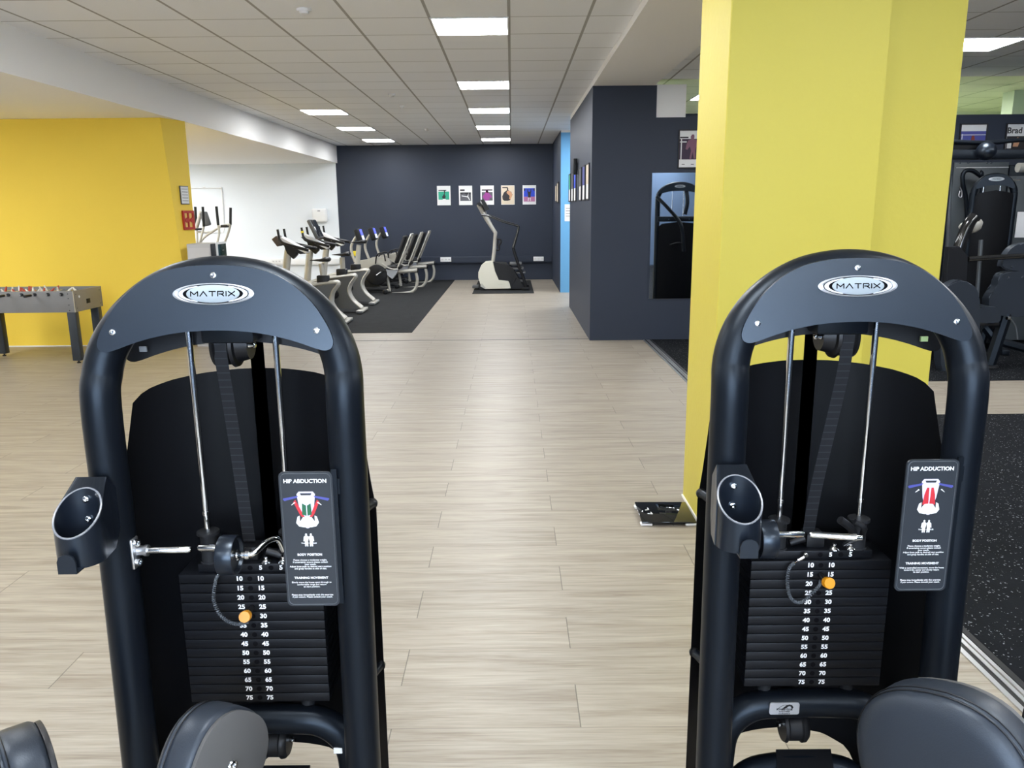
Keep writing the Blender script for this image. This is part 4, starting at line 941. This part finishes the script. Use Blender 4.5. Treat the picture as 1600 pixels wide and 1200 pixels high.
# --- recumbent bikes
def recumbent(label, Y):
    t = thing('recumbent_bike', label, 'recumbent bike', (-2.1, Y, .009))
    T_ = L2(16.0, -2.1)
    g = lambda px, py, dy=0: T_(px, py, dy)
    z = lambda l, dy=0: [g(a, b, dy) for a, b in l]
    # front body and flywheel
    B().prism([(p.x, -.10, p.z) for p in smoothpath(z([(549, 425), (556, 410), (575, 406), (600, 402), (612, 412), (598, 422), (575, 424), (556, 432)]), 3, True)], (0, .20, 0)).build('body_shell', M_bsilver, t, 40)
    fw = g(590, 430)
    wh = B().lathe((fw.x, -.105, fw.z), (0, -1, 0), ((0, .21), (.02, .20), (.03, .16), (.03, .03), (.05, .03), (.05, 0)), 28).build('crank_cover', M_black, t)
    for s, a in ((-1, .6), (1, .6 + pi)):
        e = Vector((fw.x + .16 * cos(a), s * .17, fw.z + .16 * sin(a)))
        B().tube([(fw.x, s * .15, fw.z), e], .013, 8).build('crank', M_steel, wh)
        B().box(e - Vector((.05, .03, .015)), e + Vector((.05, .03, .015)), .005).build('pedal', M_black, wh)
    B().box((g(556, 450).x, -.09, .03), (g(606, 450).x, .09, .12), .02).prism([(p.x, -.07, p.z) for p in z([(552, 428), (566, 424), (580, 440), (604, 452), (560, 456)])], (0, .14, 0)).build('lower_housing', M_black, t)
    # console on its curved mast
    B().tube(smoothpath(z([(560, 366), (553, 376), (549, 386), (550, 397), (555, 410)]), 5), .028, 12).build('mast', M_bsilver, t, 60)
    c = g(562, 369); R_ = Matrix.Rotation(radians(-17), 3, 'Y')
    cn = B().box(c + Vector((-.06, -.15, -.135)), c + Vector((.05, .15, .135)), .03, R_, seg=3).build('console', M_black, t)
    B().box(c + Vector((.051, -.11, .0)), c + Vector((.056, .11, .11)), .001, R_, c).build('blue_display', M_lcd, cn)
    B().box(c + Vector((.051, -.11, -.10)), c + Vector((.056, .11, -.01)), .001, R_, c).build('white_display', M_lcdw, cn)
    # handle loop
    hp = z([(595, 395), (603, 392), (606, 402), (604, 413)])
    for s in (-1, 1): B().tube(smoothpath([g(588, 412, s * .1), g(592, 398, s * .2), g(602, 396, s * .22), g(605, 408, s * .22)], 5), .014, 8).build('front_handle', M_black, t, 60)
    # seat rail, U-shaped rear frame
    B().tube(z([(603, 427), (652, 423)]), .05, 12, flat=.8, flatdir=(0, 0, 1)).build('seat_rail', M_bsilver, t, 60)
    B().lathe(g(652, 423), (1, 0, 0), ((0, .052), (.02, .05), (.025, .03), (.025, 0)), 14).build('rail_cap', M_black, t)
    B().tube(smoothpath(z([(650, 427), (652, 438), (650, 450), (643, 457), (630, 459), (612, 460)]), 6), .030, 12).build('rear_frame', M_bsilver, t, 60)
    B().tube(z([(605, 430), (609, 456)]), .028, 10).build('front_post', M_bsilver, t, 60)
    f0 = g(606, 461)
    B().tube([(f0.x, -.28, .045), (f0.x, .28, .045)], .035, 10).build('floor_stabiliser', M_bsilver, t, 60)
    for s in (-1, 1): B().lathe((f0.x, s * .27, .05), (0, s, 0), ((0, .05), (.05, .05), (.06, .03), (.06, 0)), 14).build('end_cap', M_black, t)
    # seat
    a0, a1 = g(624, 413), g(638, 370); d = (a1 - a0).normalized(); nrm = Vector((-d.z, 0, d.x))
    R_ = Matrix(((d.x, 0, nrm.x), (0, 1, 0), (d.z, 0, nrm.z)))
    b = B(); mid = (a0 + a1) / 2; ln = (a1 - a0).length / 2
    b.box((-ln, -.20, -.035), (ln, .20, .035), .03, seg=3)
    for v in b.bm.verts: v.co = R_ @ v.co + mid + nrm * .05
    b.build('backrest', M_black, t, 50)
    B().tube(smoothpath([g(622, 420, -.19), g(626, 412, -.20), g(642, 371, -.20), g(643, 367, -.10), g(643, 367, .10), g(642, 371, .20), g(626, 412, .20), g(622, 420, .19)], 4), .016, 8).build('back_frame', M_bsilver, t, 60)
    s0, s1 = g(606, 417), g(627, 414)
    B().box((s0.x, -.21, s0.z - .05), (s1.x, .21, s0.z + .03), .03, seg=3).build('seat', M_black, t, 50)
    B().prism([(p.x, -.09, p.z) for p in z([(602, 422), (625, 417), (620, 428), (614, 436), (606, 430)])], (0, .18, 0)).build('seat_carriage', M_steel, t)
    for s in (-1, 1): B().tube(smoothpath([g(600, 411, s * .26), g(607, 416, s * .27), g(616, 420, s * .26), g(624, 420, s * .2)], 5), .015, 8).build('side_handle', M_bsilver if s < 0 else M_black, t, 60)
    return t
r0 = recumbent('recumbent exercise bike nearest the viewer, right of the upright bikes', 16.0)
r0['group'] = 'recumbent bikes'
for y_, x_, L in ((17.15, -2.03, 'middle one of the three recumbent exercise bikes'), (18.3, -1.98, 'recumbent exercise bike farthest back by the slate wall')):
    r = dup(r0, (x_, y_, .009), 0, L)
q = at(555, 396, 'Y', 16.25) - r0.location
yt = B().box(q - Vector((.09, .03, .055)), q + Vector((.09, .03, .05)), .02).build('bottle_holder', M_yell, r0); yt['label'] = 'bright yellow bottle holder behind the mast'
# --- elliptical trainers behind the yellow pillar
EY = 15.0; ex = at(335, 380, 'Y', EY).x
t = thing('elliptical_trainer', 'silver elliptical trainer with four black upright grips behind the yellow pillar', 'elliptical trainer', (ex, EY, 0))
g = lambda px, py, dy=0: (lambda p: Vector((p.x - ex, dy, p.z)))(at(px, py, 'Y', EY))
for top, bot, k1, k2, dy in (((305, 323), (306.5, 352), (308, 368), (308, 385), .3), ((316.8, 323), (318.5, 354), (315, 368), (311, 382), -.28), ((338, 322.5), (341, 352), (342.5, 364), (339, 382), -.28), ((360.2, 324.5), (360, 351), (356, 366), (349, 384), .3)):
    h = lambda px, py: Vector(at(px, py, 'Y', EY + dy)) - t.location
    ar = B().tube(smoothpath([h(*bot), h(*k1), h(*k2)], 5), .020, 10).build('moving_arm', M_bsilver, t, 60)
    B().tube([h(*bot), h(*top)], .024, 12).build('grip', M_black, ar)
B().tube(smoothpath([g(305, 390), g(318, 372), g(335, 360), g(345, 354), g(352, 352), g(359, 351)], 5), .022, 10).build('link_tube', M_bsilver, t, 60)
B().tube([g(308, 362.5), g(330, 363)], .018, 8).build('cross_tube', M_bsilver, t, 60)
B().tube([g(307, 356), g(314, 330)], .035, 10).build('mast', M_bsilver, t, 60)
c = g(321, 342)
R_ = Matrix.Rotation(radians(-14), 3, 'Y')
cn = B().box(c + Vector((-.06, -.07, -.13)), c + Vector((.06, .07, .13)), .03, R_, seg=3).build('console', M_bgrey, t)
B().box(g(309, 358) - Vector((.05, .06, .02)), g(309, 358) + Vector((.08, .06, .02)), .01).build('cup_tray', M_black, t)
B().box(g(352, 353) - Vector((.07, .06, .03)), g(352, 353) + Vector((.05, .06, .02)), .01).build('arm_joint', M_black, t)
B().box((-.75, -.3, .03), (.55, .3, .42), .08, seg=3).box((.5, -.05, .05), (1.1, .05, .14), .02).box((1.0, -.3, .008), (1.1, .3, .08), .02).build('base_housing', M_bsilver, t)
for s in (-1, 1): B().box((-.05, s * .2 - .09, .43), (.45, s * .2 + .09, .47), .02).build('foot_plate', M_black, t)

# --- grey cabinet by the yellow pillar
YC = 9.62
ax, bx_ = at(292.5, 400, 'Y', YC).x, at(330, 400, 'Y', YC).x
zt = at(310, 381, 'Y', YC).z
t = thing('grey_cabinet', 'light grey cabinet with a dark display on its end beside the yellow pillar', 'cabinet', ((ax + bx_) / 2, YC, 0))
wd = (bx_ - ax) / 2
B().box((-wd, 0, .03), (wd, .50, zt), .012).box((-wd * .9, .02, .0), (wd * .9, .48, .03)).build('body', mat('light_grey_laminate', sr(190, 188, 186), .5), t)
B().box((-wd * .88, -.004, .1), (wd * .88, -.0005, zt - .05), .001).build('door', mat('light_grey_door', sr(198, 195, 193), .45), t)
B().box((wd + .0005, .0, zt - .45), (wd + .012, .14, zt - .003), .003).build('black_strip', M_black, t)
pn = B().box((wd + .0005, .15, zt - .45), (wd + .016, .495, zt + .012), .006).build('end_panel', M_white, t)
B().box((wd + .0165, .20, zt - .42), (wd + .020, .475, zt - .015), .002).build('dark_display', M_lcdg, pn)
for k in (0, 1): B().box((wd + .0203, .33, zt - .10 - .07 * k), (wd + .022, .39, zt - .085 - .07 * k)).build('display_mark', M_bgrey, pn)

# ================================================================== STAIR CLIMBER
SY = 16.55
sx0 = at(790, 452, 'Y', SY).x
st = thing('stair_climber', 'cream and black stair climber standing on a dark mat before the far wall', 'stair climber', (sx0, SY, 0))
g = lambda X, Y, dy=0: (lambda p: Vector((p.x - sx0, dy, p.z)))(at(730 + X / 7.055, 300 + Y / 7.055, 'Y', SY))   # X, Y in the enlarged crop
z = lambda l, dy=0: [g(a, b, dy) for a, b in l]
def pr(l, d0, d1, name, m, par=None, sm=False, ang=35):
    P = smoothpath(z(l), 4, True) if sm else z(l)
    return B().prism([(p.x, d0, p.z) for p in P], (0, d1 - d0, 0)).build(name, m, par or st, ang)
shell = pr([(285, 765), (310, 870), (350, 965), (455, 975), (470, 1010), (480, 1055), (200, 1062), (150, 1010), (128, 940), (128, 880), (155, 815), (200, 775)], -.24, .24, 'cream_shell', M_cream)
pr([(150, 1030), (200, 1060), (205, 1045), (165, 1000)], -.27, .27, 'base_skirt', M_bsilver)
pr([(290, 770), (450, 800), (500, 830), (540, 900), (530, 985), (480, 1050), (465, 990), (350, 965), (310, 870)], -.22, .22, 'black_shroud', M_black)
pr([(290, 765), (430, 770), (455, 805), (300, 790)], -.2, .2, 'top_cover', M_glassblk)
B().box(g(340, 1010) - Vector((0, .245, 0)), g(420, 1020) + Vector((0, -.24, .02))).build('shell_print', M_bgrey, shell)
for s in (-1, 1):
    B().lathe(g(165, 1062, s * .2) + Vector((0, 0, .02)), (0, s, 0), ((0, .05), (.04, .05), (.04, 0)), 16).build('transport_wheel', M_black, st)
B().box(g(60, 1060) + Vector((0, -.14, .0)), g(100, 1000) + Vector((.05, .14, -.06)), .01).build('rear_step', M_bgrey, st)
B().tube(z([(285, 770), (300, 640), (308, 500), (312, 455), (275, 400), (215, 300), (195, 260)]), [.04, .04, .036, .04, .04, .05, .05], 14).build('mast', M_bsilver, st, 60)
B().tube(z([(190, 255), (130, 140)]), .055, 14, flat=1.6, flatdir=(0, 1, 0)).build('console_neck', M_bsilver, st)
pr([(150, 92), (185, 88), (245, 195), (200, 215)], -.2, .2, 'console', M_black)
pr([(108, 130), (140, 118), (160, 150), (135, 165)], -.16, .16, 'console_back', M_black)
for s in (-1, 1):
    B().tube(smoothpath(z([(165, 255), (250, 270), (400, 330), (540, 370), (565, 400), (535, 520), (508, 610)], s * .3), 5), .022, 12).build('handrail', M_black if s > 0 else M_handle, st, 60)
    B().tube(smoothpath(z([(508, 610), (515, 650), (560, 790), (620, 950), (650, 1060)], s * .3), 5), .028, 12).build('rail_leg', M_black, st, 60)
    B().box(g(640, 1065, s * .3) - Vector((.08, .05, .01)), g(640, 1065, s * .3) + Vector((.08, .05, .05)), .012).build('foot', M_black, st)
B().tube(z([(200, 262), (300, 290), (430, 335), (530, 370)], -.29), .012, 10).build('light_handrail_sleeve', M_bsilver, st, 60)
B().tube(smoothpath(z([(318, 520), (365, 530), (372, 560), (350, 600), (352, 640), (310, 645)]), 4), .018, 8).tube(z([(340, 530), (335, 600)]), .014, 8).build('bottle_cage', M_black, st, 60)
for (a, b, c_, d_) in ((470, 780, 600, 800), (500, 830, 620, 850), (540, 880, 640, 895), (520, 960, 640, 985), (500, 1025, 620, 1050)):
    p, q = g(a, b), g(c_, d_)
    sp1 = B().box((p.x, -.22, q.z), (q.x, .22, p.z), .006).build('step', M_bgrey, st)
pr([(455, 800), (500, 840), (600, 1000), (640, 1060), (480, 1060), (540, 950)], -.26, -.2, 'side_strut', M_black)
pr([(455, 800), (500, 840), (600, 1000), (640, 1060), (480, 1060), (540, 950)], .2, .26, 'side_strut', M_black)
mt = B().box((-.79, 15.68, .0), (.43, 18.6, .008)).build('floor_mat', M_mat); tag(mt, 'dark rectangular mat under the stair climber', 'mat')
st.location.z = .009

# ================================================================== RIGHT-HAND MACHINE AREA
def tall_tower(name, label, loc_, rz, ptop, lever=False, z0=2.0, hwid=.245):
    t = thing(name, label, 'gym machine', loc_, rz, None)
    k = hwid / .226; dz = z0 - 1.524
    half = [(hwid, 0.0), (hwid, 1.0), (hwid, 1.25 + dz)] + [(x * k, z + dz) for x, z in HALF[4:]]
    P = smoothpath([Vector((-x, 0, z)) for x, z in half] + [Vector((x, 0, z)) for x, z in half[-2::-1]], 4)
    B().tube(P, .036, 14).build('arch_frame', M_frame, t, 60)
    sh = B().prism([Vector((p.x * k, -.04, p.z + dz)) for p in crescent(0)], (0, .007, 0)).build('front_shield', M_frame2, t, 35)
    bd = B().lathe((0, -.04, 1.456 + dz), (0, -1, 0), ((0, .022), (.003, .022), (.004, .019)), 30, 1, 3.5).build('badge', M_silver, sh)
    B().lathe((0, -.0435, 1.456 + dz), (0, -1, 0), ((0, .018), (.001, .018)), 30, 1, 2.9).build('badge_face', M_badge, bd)
    B().text('MATRIX', .018, (0, -.0448, 1.456 + dz), spacing=1.2).build('badge_lettering', M_black, bd, 0)
    NX = 17; rows = []
    for j in range(8):
        row = []
        for i in range(NX):
            x = (2 * i / (NX - 1) - 1) * (hwid + .02)
            zt_ = lerp([(0, ptop), (hwid * .8, ptop - .03), (hwid + .02, ptop - .10)], abs(x))
            row.append((x, -.02 - .05 * (1 - (x / (hwid + .02)) ** 2), .10 + (zt_ - .10) * j / 7))
        rows.append(row)
    B().grid(rows, .005).build('front_shroud', M_shroud, t, 50)
    for s in (-1, 1):
        B().cyl((s * .083, .08, ptop - .4), (s * .083, .08, z0 - .08), .006, 10).build('guide_rod', M_chrome, t)
        B().box((s * hwid - .04, -.35, .008), (s * hwid + .04, .35, .07), .01).build('base_foot', M_frame, t)
    if ptop < z0 - .35:
        B().box((-hwid, -.05, ptop + .0), (hwid, .03, ptop + .075), .01).build('cross_beam', M_frame, t)
        for x in (-.15, 0, .15): B().lathe((x, -.052, ptop + .035), (0, -1, 0), ((0, .008), (.004, .007), (.004, 0)), 10).build('bolt', M_chrome, t)
        B().tube(smoothpath([(-hwid * .35, .02, z0 - .12), (-hwid * .4, .0, z0 - .3), (-hwid * .3, .0, ptop + .1)], 4), .03, 10).build('inner_tube', M_frame, t, 60)
    if lever:
        B().tube(smoothpath([(hwid * 1.1, -.12, ptop + .35), (hwid * .6, -.22, ptop + .18), (hwid * .05, -.28, ptop - .05), (-hwid * .12, -.28, ptop - .42)], 6), .026, 14).build('curved_lever', M_frame, t, 60)
        B().tube(smoothpath([(-hwid * .12 + .02, -.27, ptop - .32), (.05, -.28, ptop - .30), (.16, -.27, ptop - .33)], 5), .015, 10).build('side_grip', M_rubb, t, 60)
    return t
tall_tower('pulldown_machine', 'tall black machine tower with curved lever, seen in the mirror beside the column', (2.45, 7.75, 0), pi, 1.42, True, 1.99, .31)
mtw = tall_tower('leg_press_machine', 'tall black machine tower with oval badge right of the yellow column', (at(1541, 400, 'Y', 8.9).x, 8.9, 0), radians(-14), 1.77, False, at(1541, 270, 'Y', 8.9).z, .20)

# cable station: beams, ball, panels
CY = 8.3
a0, a1 = at(1480, 221, 'Y', CY), at(1600, 221, 'Y', CY); zA, zB, zC = a0.z, at(1540, 234, 'Y', CY).z, at(1540, 249, 'Y', CY).z
X0, X1 = a0.x, a1.x + .9
t = thing('cable_station', 'large black and grey cable station with a cross beam and ball behind the yellow column', 'cable machine', ((X0 + X1) / 2, CY, 0))
wd = (X1 - X0) / 2
B().tube(smoothpath([(-wd, 0, zA), (-wd * .5, 0, zA - .015), (0, 0, zA + .01), (wd, 0, zA)], 5), .022, 10).build('top_tube', M_frame, t, 60)
B().box((-wd, -.06, zC), (wd, .06, zB), .012).build('cross_beam', M_frame, t)
B().box((-wd, .02, zB), (-wd + .35, .08, zA - .01)).box((wd * .1, .02, zB), (wd, .08, zA - .01)).build('beam_web', M_shroud, t)
c = at(1541, 236, 'Y', CY - .1) - t.location
bl = B().lathe(c, (0, -1, 0), [(-.092 * cos(a_ * pi / 12), .092 * sin(a_ * pi / 12)) for a_ in range(13)], 24)  .build('ball', M_frame2, t, 80)
for px in (1500, 1513, 1543, 1549): B().lathe(at(px, 254, 'Y', CY - .07) - t.location, (0, -1, 0), ((0, .012), (.006, .01), (.006, 0)), 10).build('bolt', M_chrome, t)
tg = lambda px, py, Y=9.3: Vector(at(px, py, 'Y', Y)) - t.location
B().tube(smoothpath([tg(1512, 470), tg(1511, 330), tg(1505, 290), tg(1504, 275), tg(1509, 267), tg(1520, 267), tg(1531, 275), tg(1534, 285), tg(1534, 470)], 4), .024, 10).build('bent_tube', M_frame, t, 60)
b0 = tg(1523, 470); B().box((b0.x - .2, b0.y - .1, 0.008), (b0.x + .2, b0.y + .1, b0.z + .03), .02).build('base_housing', M_shroud, t)
M_panel = mat('dark_grey_panel', sr(70, 76, 80), .45, spec=.4)
def panel(px0, px1, py0, Y, nm, m=M_panel):
    p, q = at(px0, py0, 'Y', Y), at(px1, py0, 'Y', Y)
    return B().box((p.x - t.location.x, Y - CY, .03), (q.x - t.location.x, Y - CY + .03, p.z), .004).build(nm, m, t)
pa = panel(1492, 1577, 254, 9.45, 'back_panel')
q = at(1494, 262, 'Y', 9.44) - t.location; r = at(1576, 262, 'Y', 9.44) - t.location
B().box((q.x, q.y - .003, q.z - .005), (r.x, q.y, q.z + .004)).build('panel_seam', M_steel, pa)
pb = panel(1579, 1640, 275, 9.40, 'back_panel')
B().box((at(1578, 262, 'Y', 9.5).x - t.location.x, 9.5 - CY, .03), (wd, 9.53 - CY, zC), .004).build('rear_frame_panel', M_frame, t)
for x in (-wd + .02, wd - .05): B().box((x - .04, -.05, .01), (x + .04, .05, zC), .01).build('upright', M_frame, t)
sx_ = at(1489, 300, 'Y', 8.7) - t.location
B().tube([at(1484, 275, 'Y', 8.7) - t.location, at(1477, 560, 'Y', 8.7) - t.location], .022, 10).build('side_tube', M_rim2, t)
p, q = at(1590, 331, 'Y', 9.38) - t.location, at(1612, 371, 'Y', 9.38) - t.location
B().box((p.x, p.y - .004, q.z), (q.x, p.y, p.z)).build('white_chart', M_paper, pb)
B().tube([at(1578, 281, 'Y', 9.2) - t.location, at(1595, 281, 'Y', 9.2) - t.location], .008, 8).build('chrome_pin_bar', M_chrome, t)
B().tube([at(1590, 262, 'Y', 8.9) - t.location, at(1612, 262, 'Y', 8.9) - t.location], .05, 12).build('steel_roller', M_bsilver, t)
B().tube(smoothpath([at(x, y, 'Y', 9.3) - t.location for x, y in ((1500, 298), (1498, 306), (1502, 308), (1503, 300), (1500, 292))], 4), .006, 6).build('carabiner', M_steel, t, 60)

# seated press machine
PY = 7.95
px_ = at(1520, 540, 'Y', PY).x
t = thing('chest_press_machine', 'black seated press machine with shiny capped arm and rounded pad beside the column', 'gym machine', (px_, PY, 0))
g = lambda px, py, dy=0: Vector(at(px, py, 'Y', PY + dy)) - t.location
def slab(l, dy, th, name, m, par=None, sm=True):
    P = [g(a, b, dy) for a, b in l]
    if sm: P = smoothpath(P, 4, True)
    b = B().prism(P, (0, th, 0))
    bmesh.ops.bevel(b.bm, geom=[e for e in b.bm.edges if abs((e.verts[0].co - e.verts[1].co).y) < 1e-4], offset=.012, segments=2, affect='EDGES')
    return b.build(name, m, par or t, 40)
B().tube(smoothpath([g(1489, 470), g(1492, 420), g(1500, 385), g(1513, 352), g(1524, 338)], 6), .058, 16).build('press_arm', M_handle, t, 60)
cap = g(1527, 346); B().lathe(cap, Vector((-.35, .6, -.7)), ((-.03, 0), (-.02, .05), (.03, .075), (.08, .07), (.13, .04), (.14, 0)), 20).build('arm_cap', M_bsilver, t, 70)
slab([(1484, 386), (1500, 385), (1513, 400), (1511, 430), (1507, 480), (1480, 500), (1480, 430)], -.12, .10, 'side_shroud', M_shroud, None, False)
slab([(1515, 345), (1502, 352), (1503, 358), (1517, 352)], .1, .05, 'arm_grip', M_bsilver)
B().tube([g(1513, 405, -.1), g(1640, 397, -.1)], .026, 12).build('press_bar', M_handle, t)
B().tube([g(1533, 375, .1), g(1526, 470, .1)], .02, 8).build('thin_upright', M_rim2, t)
slab([(1474, 590), (1473, 470), (1480, 448), (1500, 438), (1521, 446), (1531, 468), (1530, 545), (1527, 590)], -.25, .13, 'rounded_pad', M_leather, None)
slab([(1569, 420), (1571, 402), (1582, 387), (1600, 380), (1625, 385), (1628, 422)], -.1, .09, 'headrest', M_leather)
slab([(1566, 428), (1600, 424), (1625, 428), (1622, 490), (1554, 492), (1546, 482), (1547, 462), (1558, 450)], -.1, .12, 'backrest', M_leather)
for p in ((1582, 417), (1576, 434), (1559, 484), (1598, 433)): B().lathe(g(*p, -.105), (0, -1, 0), ((0, .012), (.006, .009), (.006, 0)), 10).build('pad_bolt', M_chrome, t)
slab([(1528, 484), (1538, 480), (1562, 482), (1562, 504), (1530, 505)], -.2, .3, 'seat', M_leather)
B().box(g(1526, 509, -.2), g(1562, 504, -.2) + Vector((0, .3, 0)), .005).build('seat_board', M_black, t)
sl = g(1548, 551, -.05)
B().tube([g(1540, 508, .1), g(1531, 546, .1)], .04, 8).build('leg', M_frame, t)
B().tube([g(1572, 490, -.05), (sl.x, sl.y, .03)], .06, 8).build('leg', M_frame, t)
B().lathe((sl.x, sl.y, .008), (0, 0, 1), ((0, .085), (.02, .08), (.03, .05)), 16).build('floor_foot', M_rubb, t)
f2 = g(1531, 546, .1); B().lathe((f2.x, f2.y, .008), (0, 0, 1), ((0, .07), (.02, .065), (.03, .05)), 16).build('floor_foot', M_rubb, t)
B().tube([g(1540, 512, .05), g(1556, 532, -.02), g(1660, 560, -.1)], .045, 8).build('base_rail', M_frame, t)
e = g(1660, 560, -.1); B().cyl((e.x, e.y, .009), (e.x, e.y, e.z), .045, 10).build('leg', M_frame, t)
B().tube(smoothpath([g(1578, 497, -.15), g(1587, 510, -.15), g(1590, 530, -.15)], 5), .008, 8).build('cable', M_rim2, t)
B().lathe(g(1578, 497, -.15), (-1, 0, 0), ((0, .02), (.03, .018), (.03, 0)), 10).build('chrome_knob', M_chrome, t)
